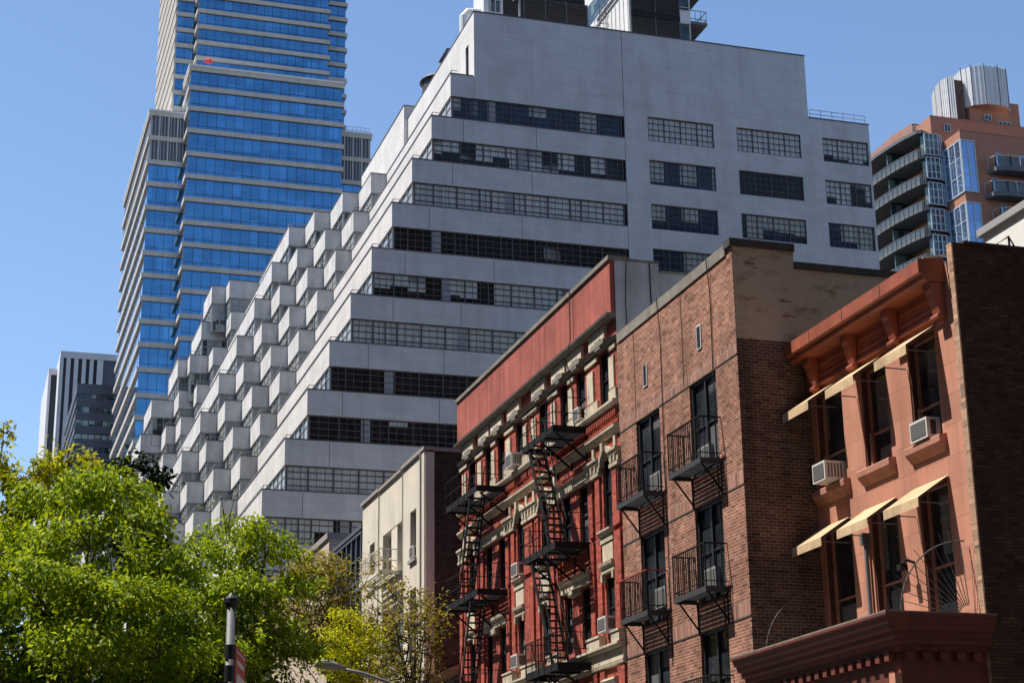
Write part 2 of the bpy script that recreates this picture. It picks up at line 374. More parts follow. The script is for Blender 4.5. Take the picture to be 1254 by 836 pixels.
for k in range(-3, TOPK+1):
    z, x = ZK(k), XK(k); zb = z - 1.54; zd = ZK(k-1) - .95
    st = steps(k); first = st[0][0]
    # long parapet over the end wall and the first run
    xr = 39.77 if k < TOPK else 29.56
    mb = MB(); mb.prism([(xr, 100), (x, 100), (x, first), (x+PT, first), (x+PT, 100+PT), (xr, 100+PT)], zb, z)
    par = mb.build('parapet', 'white_brick', WH)
    mb = MB(); mb.prism([(xr-.02, 99.97), (x-.03, 99.97), (x-.03, first-.02), (x+PT+.03, first-.02), (x+PT+.03, 100+PT+.03), (xr-.02, 100+PT+.03)], z, z+.06)
    mb.build('coping', 'coping_dark', par)
    # joints in the painted brick
    if -1 <= k < TOPK:
        mb = MB()
        for jx in (x+2.35+.3*math.sin(k*2.1), x+7.6+.8*math.sin(k*1.3)): mb.box(jx, jx+.03, 99.996, 100.02, zb+.05, z-.05)
        mb.build('joint', 'seam', par)
    # ribbon window of the end wall, round the corner into the terrace side
    mb = MB(); i = .12
    mb.cur = 0; mb.quad((39.62, 100+i, zd), (x+i, 100+i, zd), (x+i, 100+i, zb), (39.62, 100+i, zb))
    mb.cur = 1; mb.quad((x+i, 100+i, zd), (x+i, first, zd), (x+i, first, zb), (x+i, 100+i, zb))
    w = mb.build('window', [{9: 'apt_pane_blue', 8: 'apt_mixed', 7: 'apt_pale', 6: 'apt_dark', 5: 'apt_mixed', 4: 'apt_pale', 3: 'apt_dark', 2: 'apt_dark', 1: 'apt_pale', 0: 'apt_mixed', -1: 'apt_pale'}.get(k, 'apt_mixed'), 'apt_pane_lit'], WH)
    mb = MB(); L = 39.62 - x - i; rnd = random.Random(k+40)
    us = []; u = x + i + rnd.choice([.9, 1.3, 1.8]); c = 0
    while u < 39.2:
        us.append(u); c += 1; u += rnd.choice([1.5, 1.5, 1.5, 1.5, .75])
    zz = [ZK(k-1)+.35, ZK(k-1)+.75, ZK(k-1)+1.15]
    grid_frame(mb, 'y', 100+i-.003, x+i, 39.62, zd, zb, 1.5, zz, .075, .07, us)
    w.data.materials  # keep
    fr = mb.build('window_frame', 'steel_frame' if k not in (9, 8, 7, 5, 6, 3) else 'steel_frame', w)
    mb = MB(); prev = x + i
    for u in us + [39.62]:                      # thin glazing bars between the uprights
        n = 3 if u - prev > 1 else 2
        for q in range(1, n):
            uu = prev + (u-prev)*q/n; mb.box(uu-.010, uu+.010, 100+i-.03, 100+i+.004, zd+.05, zb-.05)
        prev = u
    mb.build('glazing_bar', 'glaz_bar', w)
    mb = MB(); grid_frame(mb, 'x', x+i-.003, 100+i, first-.05, zd, zb, 1.35, [ZK(k-1)+.95], .07, .07)
    mb.build('window_frame', 'pale_frame', w)
    # concrete column seen behind the glass ends: pale panel in the ribbon
    if k >= -1:
        mb = MB(); px_ = x + 4.6 + 2.2*math.sin(k*1.9)
        mb.box(px_, px_+.55, 100+i-.035, 100+i+.05, zd+.04, zb-.04)
        if px_ + .75 < 39: mb.build('column', 'bulk_grey', WH)
    # stepped balconies
    ys = [s[0] for s in st] + [YE(k)]; xp = x
    for j, (yi, off) in enumerate(st):
        xi = x - off; yn = ys[j+1]
        mb = MB(); mb.prism([(xp+PT, yi), (xi, yi), (xi, yn), (xi+PT, yn), (xi+PT, yi+PT), (xp+PT, yi+PT)], zb, z)
        bp = mb.build('balcony_parapet', 'white_panel', WH)
        mb = MB(); mb.prism([(xp-.03, yi-.03), (xi-.03, yi-.03), (xi-.03, yn-.03), (xi+PT+.03, yn-.03), (xi+PT+.03, yi+PT+.03), (xp-.03, yi+PT+.03)], z, z+.05)
        mb.build('coping', 'coping_dark', bp)
        if k >= 0:
            mb = MB()
            mb.cur = 0; mb.quad((xp+PT, yi+i, zd), (xi+i, yi+i, zd), (xi+i, yi+i, zb), (xp+PT, yi+i, zb))
            mb.cur = 1; mb.quad((xi+i, yi+i, zd), (xi+i, yn+i, zd), (xi+i, yn+i, zb), (xi+i, yi+i, zb))
            w = mb.build('window', ['apt_pane_lit', 'apt_pane_lit'], WH)
            mb = MB(); grid_frame(mb, 'y', yi+i-.003, xi+i, xp+PT, zd, zb, .8, [ZK(k-1)+.9], .08, .06)
            grid_frame(mb, 'x', xi+i-.003, yi+i, yn, zd, zb, 1.35, [ZK(k-1)+.9], .08, .06)
            mb.build('window_frame', 'pale_frame', w)
            if random.random() < .55:      # low rail along the top of the parapet
                mb = MB(); zr = z + .32
                mb.bar((xi+.09, yi+.09, zr), (xp, yi+.09, zr), .04); mb.bar((xi+.09, yi+.09, zr), (xi+.09, yn-.1, zr), .04)
                for a in (0, .5, 1): mb.bar((xi+.09+(xp-xi-.09)*a, yi+.09, z), (xi+.09+(xp-xi-.09)*a, yi+.09, zr), .03)
                for a in (.35, .7, 1): mb.bar((xi+.09, yi+.1+(yn-yi-.2)*a, z), (xi+.09, yi+.1+(yn-yi-.2)*a, zr), .03)
                mb.build('railing', 'rail', bp)
        xp = xi
    # terrace slab: floor of the terrace and ceiling of the storey below
    pts = [(39.7, 100.05), (x+.05, 100.05), (x+.05, first)]
    xp = x
    for j, (yi, off) in enumerate(st):
        xi = x - off; pts += [(xp+.05, yi+.05), (xi+.05, yi+.05)]; xp = xi
    pts += [(xp+.05, YE(k)-.05), (39.7, YE(k)-.05)]
    mb = MB(); mb.prism(pts, zb+.02, z-.95); mb.build('terrace_slab', 'deck', WH)
    if k >= 0:                            # small rail on the terrace corner of the end wall
        mb = MB(); zr = z + .28
        mb.bar((x+.5, 100.09, zr), (x+.09, 100.09, zr), .035); mb.bar((x+.09, 100.09, zr), (x+.09, first-.2, zr), .035)
        for a in (0, .12, .3, .5, .75, 1): mb.bar((x+.09, 100.1+(first-100.4)*a, z), (x+.09, 100.1+(first-100.4)*a, zr), .03)
        mb.build('railing', 'rail', par)
# lower storeys, out of sight behind trees and row houses
kx = XK(-3); mb = MB(); mb.box(kx+.3, 57.7, 100.3, 158, .0, ZK(-3)-1.56)
mb.build('base_wall', 'white_brick', WH)
# end wall with separate windows
H3 = [(41.44, 46.13), (47.81, 52.51)]; H3b = (54.15, 57.6)
zs_ = [(48.88-3.075*j, 50.62-3.075*j) for j in range(8)]
mb = MB()
mb.wall('y', 100, 39.80, 53.2, .0, 56.55, [(a, b, e, f) for a, b in H3 for e, f in zs_], .14)
mb.wall('y', 100, 53.2, 57.75, .0, 51.95, [(*H3b, e, f) for e, f in zs_], .14)
mb.wall('y', 100, 29.58, 39.76, 50.405, 56.55)
mb.wall('x', 29.58, 100, 117.5, 50.9, 56.55, [(101.25, 101.95, 52.5, 54.85)], .2)
mb.quad((29.6,100.02,56.2),(53.2,100.02,56.2),(53.2,150,56.2),(29.6,150,56.2)); mb.quad((53.2,100.02,51.5),(57.75,100.02,51.5),(57.75,150,51.5),(53.2,150,51.5))
mb.quad((57.75,100,0),(57.75,150,0),(57.75,150,51.95),(57.75,100,51.95)); mb.quad((53.2,100,51.5),(53.2,150,51.5),(53.2,150,56.55),(53.2,100,56.55))
mb.quad((30,149.5,0),(57.75,149.5,0),(57.75,149.5,54),(30,149.5,54))
mb.build('wall', 'white_brick', WH)
mb = MB(); mb.box(39.745, 39.815, 100.02, 100.07, 14, 56.5); mb.build('wall_joint', 'seam', WH)
mb = MB(); mb.box(29.28, 34.5, 117.3, 131.3, 50.9, 57.58); mb.build('penthouse_wall', 'white_brick', WH)
mb = MB(); mb.box(29.54, 53.24, 99.97, 100.3, 56.55, 56.63); mb.box(29.55, 29.85, 100.3, 117.29, 56.55, 56.62); mb.box(53.24, 57.79, 99.97, 100.25, 51.95, 52.03); mb.box(29.24, 34.5, 117.27, 131.33, 57.58, 57.64)
mb.build('roof_coping', 'coping_dark', WH)
mb = MB(); mb.quad((29.72,101.25,52.5),(29.72,101.95,52.5),(29.72,101.95,54.85),(29.72,101.25,54.85)); d_ = mb.build('door', 'apt_pane', WH)
mb = MB(); grid_frame(mb, 'x', 29.715, 101.25, 101.95, 52.5, 54.85, .35, [53.3, 54.1], .05, .05); mb.build('door_frame', 'steel_frame', d_)
mb = MB()
for zr in (52.35, 52.65): mb.bar((53.4, 100.15, zr), (57.6, 100.15, zr), .035)
for a in range(6): mb.bar((53.4+a*.84, 100.15, 52), (53.4+a*.84, 100.15, 52.65), .03)
mb.build('railing', 'rail', WH)
for j, (e, f) in enumerate(zs_[:6]):
    for qi, (a, b) in enumerate(H3 + [H3b]):
        mb = MB(); mb.quad((a, 100.13, e), (b, 100.13, e), (b, 100.13, f), (a, 100.13, f))
        w = mb.build('window', [['apt_pale', 'apt_pale', 'apt_mixed'], ['apt_pane_blue', 'apt_dark', 'apt_mixed'], ['apt_pane_blue']*3][min(j, 2)][qi], WH)
        mb = MB(); grid_frame(mb, 'y', 100.127, a, b, e, f, 1.17, [e+.45, e+.87, e+1.3], .07, .06)
        n = round((b-a)/1.17)
        for q in range(n*3):
            if q % 3: uu = a+(b-a)*q/(n*3); mb.box(uu-.014, uu+.014, 100.10, 100.133, e+.05, f-.05)
        mb.build('window_frame', 'steel_frame', w)

# things on its roof
def louvre_unit(x0, x1, y0, y1, z0, z1, label, split=None, group='rooftop cooling units'):
    r = empty('cooling_unit', ((x0+x1)/2, (y0+y1)/2, z0), label, 'cooling unit', group)
    mb = MB(); mb.box(x0, x1, y0, y1, z0, z1); mb.build('casing', 'louvre', r)
    mb = MB(); z = z0 + .15
    while z < z1 - .1: mb.box(x0+.05, x1-.05, y0-.05, y0-.004, z, z+.07); z += .16
    mb.build('louvre_blades', 'louvre', r)
    mb = MB()
    n = max(2, round((x1-x0)/1.5))
    for i in range(n+1): mb.box(x0+(x1-x0)*i/n-.04, x0+(x1-x0)*i/n+.04, y0-.08, y0-.052, z0, z1)
    mb.build('post_row', 'steel_frame', r)
    if split:
        mb = MB()
        for s in split: mb.box(x0-.03, x1+.03, y0-.12, y0-.085, s, s+.3)
        mb.build('band', 'louvre_line', r)
    return r
louvre_unit(32.8, 38.9, 104, 109, 56.2, 60.4, 'wide dark louvred cooling unit nearest the left roof edge', None)
louvre_unit(32.9, 38.85, 104.4, 108.6, 60.4, 62.2, 'slightly recessed louvred unit stacked on the wide left unit', None)
louvre_unit(41.35, 44.9, 102, 108.5, 56.2, 62.0, 'dark louvred cooling unit with white side wall at right of roof', [59.0])
mb = MB(); mb.box(41.20, 41.347, 102.0, 108.5, 56.2, 61.1); r = tag(mb.build('corrugated_screen', 'white_metal'), 'white corrugated metal screen on the left side of right cooling unit', 'screen')
mb = MB()
for i in range(9): mb.box(41.16, 41.197, 102.1+i*.78, 102.16+i*.78, 56.3, 61.0)
mb.bar((41.15, 102, 61.2), (41.15, 108.5, 61.2), .1); mb.build('rib', 'pale_frame', r)
mb = MB()
for zz_ in (61.7, 62.1): mb.bar((41.15, 101.9, zz_), (41.15, 108.5, zz_), .04)
for i in range(6): mb.bar((41.15, 102+i*1.3, 61.2), (41.15, 102+i*1.3, 62.1), .035)
mb.build('railing', 'rail', r)
r = empty('caged_ladder', (39.7, 103, 56.2), 'thin caged steel ladder standing between the two cooling units', 'ladder')
mb = MB()
for s in (39.45, 39.9): mb.tube([(s, 103, 56.2), (s, 103, 60)], .03, 6)
mb.build('stile', 'coping_dark', r)
mb = MB()
for i in range(12): mb.tube([(39.45, 103, 56.5+i*.3), (39.9, 103, 56.5+i*.3)], .018, 5)
mb.build('rung', 'coping_dark', r)
mb = MB()
for zz_ in (58.4, 59.1, 59.8): mb.tube([(39.35+.35*(1-math.cos(t*PI/8)), 103-.55*math.sin(t*PI/8), zz_) for t in range(9)], .02, 5)
mb.build('cage_hoop', 'coping_dark', r)
r = empty('vent_pipe', (33.9, 101.5, 56.2), 'small pale elbow vent pipe at the roof edge before the left louvres', 'pipe')
mb = MB(); mb.tube([(33.2, 101.5, 56.2), (33.2, 101.5, 58.6), (33.2, 101.5, 58.9)], .07, 8); mb.build('riser', 'rail', r)
mb = MB(); mb.tube([(33.2, 101.5, 58.75), (32.9, 101.5, 58.8), (32.75, 101.5, 58.6)], .07, 8); mb.build('outlet', 'rail', r)
r = empty('water_tank', (31.3, 113.6, 56.2), 'round dark topped water tank behind the white penthouse edge', 'tank')
mb = MB(); mb.tube([(31.3, 113.6, 56.2), (31.3, 113.6, 57.9)], 1.55, 24); mb.build('drum', 'louvre', r)
mb = MB(); mb.tube([(31.3, 113.6, 57.9), (31.3, 113.6, 58.02), (31.3, 113.6, 58.25), (31.3, 113.6, 58.35)], [1.75, 1.7, 1.0, .2], 24); mb.build('lid', 'coping_dark', r)
r = empty('roof_cabin', (31.2, 110, 56.2), 'small glass sided cabin on the roof beside round tank', 'cabin')
mb = MB(); mb.box(30.3, 32.4, 108.9, 110.9, 56.2, 58.2); mb.build('cabin_wall', 'orange_glass', r)
mb = MB(); mb.box(30.2, 32.5, 108.8, 111.0, 58.2, 58.3); mb.build('cabin_roof', 'coping_dark', r)
r = empty('stair_cabin', (31.6, 104, 56.2), 'pale glazed stair cabin at the left end of the wide louvred unit', 'cabin')
mb = MB(); mb.box(31.35, 32.7, 103.6, 106, 56.2, 62); mb.build('cabin_wall', 'white_metal', r)
mb = MB(); mb.quad((31.75, 103.57, 58.6), (32.55, 103.57, 58.6), (32.55, 103.57, 61.5), (31.75, 103.57, 61.5)); w = mb.build('window', 'teal_glass', r)
mb = MB(); grid_frame(mb, 'y', 103.56, 31.75, 32.55, 58.6, 61.5, .4, [59.6], .08, .06); mb.build('window_frame', 'pale_frame', w)
mb = MB(); mb.tube([(30.2, 104.5, 56.3), (30.2, 104.5, 58.55), (30.5, 104.5, 58.9), (31.34, 104.5, 59.0)], .3, 12); mb.build('duct', 'white_metal', r)
r = empty('chimney_stack', (30.6, 106.8, 56.2), 'low white chimney stack on the white penthouse edge', 'chimney')
mb = MB(); mb.box(30.1, 31.1, 106.2, 107.0, 56.2, 57.6); mb.box(30.2, 31, 107.1, 108, 56.2, 57.1); mb.build('shaft', 'white_panel', r)
mb = MB(); mb.tube([(30.6, 106.6, 57.6), (30.6, 106.6, 58.1)], .18, 10); mb.build('flue', 'rail', r)

# glass apartment tower behind the roof of the white block
GT = empty('glass_apartment_tower', (56, 136, 0), 'pale glass apartment tower with corner balconies rising behind the white roof', 'building')
mb = MB(); mb.box(53.2, 57.6, 130.6, 146, 0, 95); mb.build('wall', 'slab_white', GT)
for i in range(12):
    z = 56 + i*3.3
    mb = MB(); mb.box(53, 58.25, 130, 146.5, z, z+2.2); w = mb.build('window', 'teal_glass', GT)
    mb = MB(); grid_frame(mb, 'y', 129.99, 53, 58.25, z, z+2.2, 1.0, [z+.4], .1, .08); mb.build('window_frame', 'pale_frame', w)
    mb = MB(); mb.box(52.95, 58.3, 129.95, 146.6, z+2.2, z+3.3); mb.build('spandrel', 'slab_white', GT)
    bl = MB(); bl.box(58.3, 60.0, 130.2, 134, z+2.35, z+2.6); b = bl.build('balcony', 'slab_conc', GT)
    bl = MB()
    for zr in (z+2.9, z+3.7): bl.bar((58.3, 130.3, zr), (59.95, 130.3, zr), .06); bl.bar((59.95, 130.3, zr), (59.95, 133.9, zr), .06)
    for u in (58.9, 59.45, 59.95): bl.bar((u, 130.3, z+2.6), (u, 130.3, z+3.7), .05)
    bl.bar((59.0, 130.3, z+2.7), (59.9, 130.3, z+3.6), .05)
    bl.build('railing', 'rail', b)

# ------------------------------------------------------------------ blue glass office tower
TW = empty('glass_office_tower', (48, 300, 0), 'tall blue glass office tower with beige floor bands and stepped top', 'building')
def volume(x0, x1, y0, y1, levels, sh, side_h=None, mull=1.6, louv=(), ov=.35, sides=True, cap=True):
    # levels: top of every floor band from the top down
    for i, zt in enumerate(levels):
        zn = levels[i+1] if i+1 < len(levels) else zt - (levels[i-1]-zt)
        mb = MB(); mb.prism([(x0-ov, y0-ov), (x1+ov, y0-ov), (x1+ov, y1), (x0-ov, y1)], zt-sh, zt)
        if side_h: mb.box(x0-ov*.9, x0-.01, y0-ov*.5, y1, zt-side_h, zt-.01)
        mb.build('spandrel', 'tower_stone', TW)
        if i == 0 and cap:
            mb = MB(); mb.box(x0-ov-.1, x1+ov+.1, y0-ov-.1, y1, zt, zt+.35); mb.build('cap', 'tower_cap', TW)
        z0, z1 = zn, zt - sh
        if i in louv:
            mb = MB(); mb.box(x0, x1, y0, y1, z0, z1); w = mb.build('louvre_floor', 'tower_louvre', TW)
            mb = MB(); n = round((x1-x0)/.55)
            for q in range(n): u = x0+(x1-x0)*(q+.5)/n; mb.box(u-.09, u+.09, y0-.25, y0-.01, z0, z1)
            mb.build('fin_row', 'louvre_fin', w)
            mb = MB(); n = round((x1-x0)/1.6)
            for q in range(n+1): u = x0+(x1-x0)*q/n; mb.box(u-.09, u+.09, y0-.3, y0-.26, z0, z1)
            mb.build('fin_row', 'tower_fin', w)
            continue
        mb = MB(); mb.cur = 0; mb.quad((x0, y0, z0), (x1, y0, z0), (x1, y0, z1), (x0, y0, z1))
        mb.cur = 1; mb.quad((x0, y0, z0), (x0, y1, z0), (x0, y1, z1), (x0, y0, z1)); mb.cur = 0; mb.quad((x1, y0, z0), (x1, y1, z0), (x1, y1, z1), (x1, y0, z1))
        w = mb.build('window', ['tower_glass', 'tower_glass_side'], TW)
        mb = MB(); n = round((x1-x0)/mull)
        for q in range(1, n): u = x0+(x1-x0)*q/n; mb.box(u-.035, u+.035, y0-.05, y0-.003, z0, z1)
        mb.box(x0, x1, y0-.05, y0-.004, z0+.2*(z1-z0)-.03, z0+.2*(z1-z0)+.03)
        n = round((y1-y0)/3.2)
        for q in range(1, n): v = y0+(y1-y0)*q/n; mb.box(x0-.025, x0-.003, v-.05, v+.05, z0, z1)
        mb.build('mullion_grid', 'tower_mull', w)
T = lambda zD, D: 1.65 + (zD-1.65)*D/200
bay = [T(v, 290) for v in (98.86, 96.3, 93.6, 90.7, 87.7, 84.8, 81.85, 78.9, 76.1, 73.2, 70.3, 67.25, 64.5)]
while bay[-1] > 40: bay.append(bay[-1] - 4.24)
volume(33.75, 60.9, 290, 320, bay, .85)
wing = [T(v, 295.5) for v in (92.37, 89.2, 86.1, 83.3, 80.3, 77.45, 74.6, 71.85, 68.97, 66.2, 63.4, 60.4, 57.35, 54.7)]
while wing[-1] > 20: wing.append(wing[-1] - 4.2)
volume(27.7, 67.3, 295.5, 341, wing, .85, .95, louv=(0, 1))
ub = [T(106.74, 295) + 3.14*(9-i) for i in range(13)]
volume(35.3, 59.1, 295, 325, ub, .75, mull=1.5)
uw = [T(105.92, 299) + 3.14*(10-i) for i in range(17)]
volume(31.9, 63.2, 299, 330, uw, .75, 1.9, mull=1.5)
mb = MB(); mb.box(33.6, 61.0, 296, 340, 0, 90); mb.box(36, 58.5, 300, 329, 80, 188); mb.build('core', 'tower_mull', TW)
r = empty('parasol', (36.9, 291.5, bay[0]), 'tiny red parasol on the terrace of the blue glass tower', 'parasol')
mb = MB(); mb.tube([(36.9, 291.5, bay[0]), (36.9, 291.5, bay[0]+2.6)], .05, 6); mb.build('pole', 'rail', r)
mb = MB(); mb.tube([(36.9, 291.5, bay[0]+2.1), (36.9, 291.5, bay[0]+2.9)], [.9, .05], 8); mb.build('canopy', 'parasol_red', r)
mb = MB()
for zr in (.7, 1.3): mb.bar((62.4, 295.3, wing[0]+zr), (67.2, 295.3, wing[0]+zr), .06)
for i in range(7): mb.bar((62.4+i*.8, 295.3, wing[0]), (62.4+i*.8, 295.3, wing[0]+1.3), .05)
mb.build('railing', 'rail', TW)

# ------------------------------------------------------------------ far slab tower and dark office block
SL = empty('slab_tower', (28, 430, 0), 'far white tower with tall black window strips beside the glass tower', 'building')
mb = MB(); mb.box(21.1, 42, 420, 447, 0, 125.9); mb.build('wall', 'slab_dark', SL)
piers = [(21.1, 21.75), (22.45, 23.4), (24.25, 25.2), (26.1, 27.0), (27.85, 28.75), (29.6, 31.0)]
for a, b in piers:
    mb = MB(); mb.box(a, b, 419.3, 420, 0, 125.9); mb.build('pier', 'slab_white', SL)
mb = MB(); mb.box(21.0, 42, 419.2, 447, 125.9, 127.5); mb.box(20.9, 21.1, 419.25, 447.1, 0, 126); mb.build('frame', 'slab_white', SL)
mb = MB(); mb.box(31.0, 42, 419.6, 420, 0, 125.9); mb.build('blank_panel', 'slab_panel', SL)
mb = MB(); mb.box(19.5, 22, 428.6, 460, 0, 124); mb.build('rear_wall', 'slab_dark', SL)
mb = MB(); mb.box(18.9, 19.5, 428, 460, 0, 125.5); mb.box(19.5, 21, 428, 460, 124, 125.5); mb.build('rear_frame', 'slab_white', SL)
DK = empty('dark_office_block', (26, 355, 0), 'dark slate office block with ribbon windows standing before the far white tower', 'building')
mb = MB(); mb.box(21.3, 40, 350.2, 385, 0, 99.9); mb.build('core', 'slab_dark', DK)
z = 100.3; lv = [(98.32, 97.1), (95.6, 94.45), (92.9, 91.75), (90.2, 89.1), (87.5, 86.3), (84.7, 83.5), (82, 80.8), (79.2, 78)]
for a, b in lv:
    mb = MB(); mb.box(21.05, 40, 350, 385, a, z); mb.build('spandrel', 'dark_conc', DK); z = b
    mb = MB(); mb.box(21.25, 40, 350.15, 385, b, a); w = mb.build('window', 'dark_pane', DK)
    mb = MB(); n = 15
    for q in range(1, n): u = 21.2+18.8*q/n; mb.box(u-.07, u+.07, 350.05, 350.14, b, a)
    mb.build('mullion_grid', 'slab_dark', w)
mb = MB(); mb.box(21.05, 40, 350, 385, 0, z); mb.build('lower_wall', 'dark_conc', DK)

# ------------------------------------------------------------------ orange brick apartment house
OR = empty('orange_apartment_house', (115, 180, 0), 'orange brick apartment house with curved balconies and silver roof screens', 'building')
mb = MB()
mb.box(109.8, 140, 175.3, 182, 0, 92.1)
mb.prism([(111.2, 175.3), (109.9, 175.4), (109.7, 178), (109.5, 183), (109.7, 189), (111.2, 196), (140, 196), (140, 175.4)], 0, 90.0)
mb.prism([(109.8, 178.8), (109.4, 178.9), (108.8, 183), (109.8, 196), (140, 196), (140, 178.8)], 90, 92.6)
mb.box(110.95, 140, 171, 175.28, 0, 88.5)
mb.box(115.9, 123, 176, 181, 92.1, 95.6)
mb.build('wall', 'orange', OR)
mb = MB(); mb.box(109.75, 140, 175.25, 175.29, 92.1, 92.2); mb.box(110.9, 140, 170.95, 171.2, 88.5, 88.62); mb.build('roof_edge', 'orange', OR)
arc = [(108.0, 174.6), (107.45, 175.0), (106.9, 177.3), (106.5, 180), (106.3, 183), (106.4, 187), (107.2, 191)]
inn = [(110.4, 191), (110.4, 175.6)]
for i in range(10):
    zb_ = 89.35 - 3.33*i
    top = i == 0
    mb = MB(); mb.prism(arc + inn, zb_, zb_+.42); b = mb.build('balcony', 'slab_conc', OR)
    if top:
        mb = MB()
        for (a, c) in zip(arc, arc[1:]): mb.bar((*a, zb_+1.0), (*c, zb_+1.0), .06); mb.bar((*a, zb_+.7), (*c, zb_+.7), .04)
        mb.build('railing', 'rail', b); continue
    mb = MB()
    for (a, c) in zip(arc[1:], arc[2:]): mb.quad((*a, zb_+.42), (*c, zb_+.42), (*c, zb_+1.15), (*a, zb_+1.15))
    mb.build('glass_panel', 'frosted', b)
    mb = MB()
    for (a, c) in zip(arc, arc[1:]):
        mb.bar((*a, zb_+1.22), (*c, zb_+1.22), .08)
        for t in (0, .33, .66): p = (a[0]+(c[0]-a[0])*t-.03, a[1]+(c[1]-a[1])*t-.03); mb.bar((*p, zb_), (*p, zb_+1.22), .07)
    mb.build('railing', 'slab_conc', b)
    # windows and a divider wall behind the balcony
    mb = MB(); mb.quad((109.74, 176.2, zb_+.45), (109.52, 180.4, zb_+.45), (109.52, 180.4, zb_+2.7), (109.74, 176.2, zb_+2.7))
    w = mb.build('window', 'teal_glass', OR)
    mb = MB()
    for t in (0, .25, .5, .75, 1): mb.bar((109.70-.22*t, 176.2+4.2*t, zb_+.45), (109.70-.22*t, 176.2+4.2*t, zb_+2.7), .09)
    mb.bar((109.70, 176.2, zb_+2.68), (109.48, 180.4, zb_+2.68), .09); mb.build('window_frame', 'bay_frame', w)
    mb = MB(); mb.box(106.9, 109.5, 181.2, 181.4, zb_+.42, zb_+3.3); mb.build('divider', 'teal_glass', OR)
for i in range(6):                           # bay windows
    z1 = 89.9 - 3.33*i - .6 if i == 0 else 89.55 - 3.33*i; z0 = z1 - 2.75
    mb = MB(); mb.prism([(108.1, 175.1), (108.3, 174.55), (110.0, 174.5), (110.75, 174.9), (110.75, 175.25), (108.1, 175.25)], z0, z1)
    w = mb.build('bay_window', 'teal_glass', OR)
    mb = MB()
    for zz_ in (z0, z0+.85, z0+1.9, z1): mb.bar((108.25, 174.5, zz_), (110.0, 174.45, zz_), .10); mb.bar((110, 174.45, zz_), (110.78, 174.88, zz_), .10)
    for u, v in ((108.25, 174.5), (108.85, 174.48), (109.4, 174.46), (110.0, 174.42), (110.42, 174.66), (110.78, 174.88)): mb.bar((u, v, z0), (u, v, z1), .12)
    mb.build('window_frame', 'bay_frame', w)
for z0, z1 in ((80.6, 87.3), (72.6, 79.35), (64.5, 71.2)):   # tall corner windows of the front block
    mb = MB(); mb.cur = 0; mb.quad((111.0, 170.93, z0), (112.75, 170.93, z0), (112.75, 170.93, z1), (111.0, 170.93, z1))
    mb.cur = 1; mb.quad((110.88, 171.05, z0), (110.88, 174.8, z0), (110.88, 174.8, z1), (110.88, 171.05, z1))
    w = mb.build('corner_window', ['orange_glass', 'tower_glass_side'], OR)
    mb = MB(); n = 3
    grid_frame(mb, 'y', 170.925, 110.85, 112.8, z0, z1, .9, [z0+(z1-z0)*i/3 for i in (1, 2)], .14, .08)
    grid_frame(mb, 'x', 110.875, 170.95, 174.85, z0, z1, 1.3, [z0+(z1-z0)*i/3 for i in (1, 2)], .14, .08)
    mb.build('window_frame', 'bay_frame', w)
for i in range(5):                           # balconies of the shaded front
    zb_ = 83.2 - 3.3*i; x0 = 114.35 if i % 2 == 0 else 113.6
    mb = MB(); mb.prism([(x0, 170.98), (x0+.25, 169.6), (x0+2, 169.1), (128, 169.1), (128, 170.98)], zb_, zb_+.55); b = mb.build('balcony', 'slab_conc', OR)
    mb = MB(); pts = [(x0, 170.9), (x0+.25, 169.62), (x0+2, 169.12), (128, 169.12)]
    for a, c in zip(pts, pts[1:]):
        mb.bar((*a, zb_+1.9), (*c, zb_+1.9), .09)
        m_ = max(1, round(math.dist(a, c)/1.3))
        for t in range(m_+1): p = (a[0]+(c[0]-a[0])*t/m_, a[1]+(c[1]-a[1])*t/m_); mb.bar((*p, zb_+.5), (*p, zb_+1.9), .07)
    mb.build('railing', 'pale_frame', b)
    mb = MB(); mb.box(x0+.35, 127.9, 169.3, 169.34, zb_+.55, zb_+1.75); mb.build('glass_panel', 'frosted', b)
    for u in (x0+1.2, x0+4.3, x0+8):
        mb = MB(); mb.quad((u, 170.95, zb_+1.0), (u+.8, 170.95, zb_+1.0), (u+.8, 170.95, zb_+2.9), (u, 170.95, zb_+2.9)); w = mb.build('window', 'orange_glass', OR)
        mb = MB(); grid_frame(mb, 'y', 170.94, u, u+.8, zb_+1.0, zb_+2.9, .8, [], .08, .05); mb.build('window_frame', 'bay_frame', w)
for (u0, u1, z0, z1) in ((111.6, 112.5, 90.2, 91.3), (117.9, 118.9, 92.8, 93.6), (119.8, 121.6, 92.3, 92.9)):
    yy = 175.24 if u0 < 115 else 175.94
    mb = MB(); mb.quad((u0, yy, z0), (u1, yy, z0), (u1, yy, z1), (u0, yy, z1)); w = mb.build('window', 'teal_glass', OR)
    mb = MB(); grid_frame(mb, 'y', yy-.01, u0, u1, z0, z1, .6, [], .08, .05); mb.build('window_frame', 'bay_frame', w)
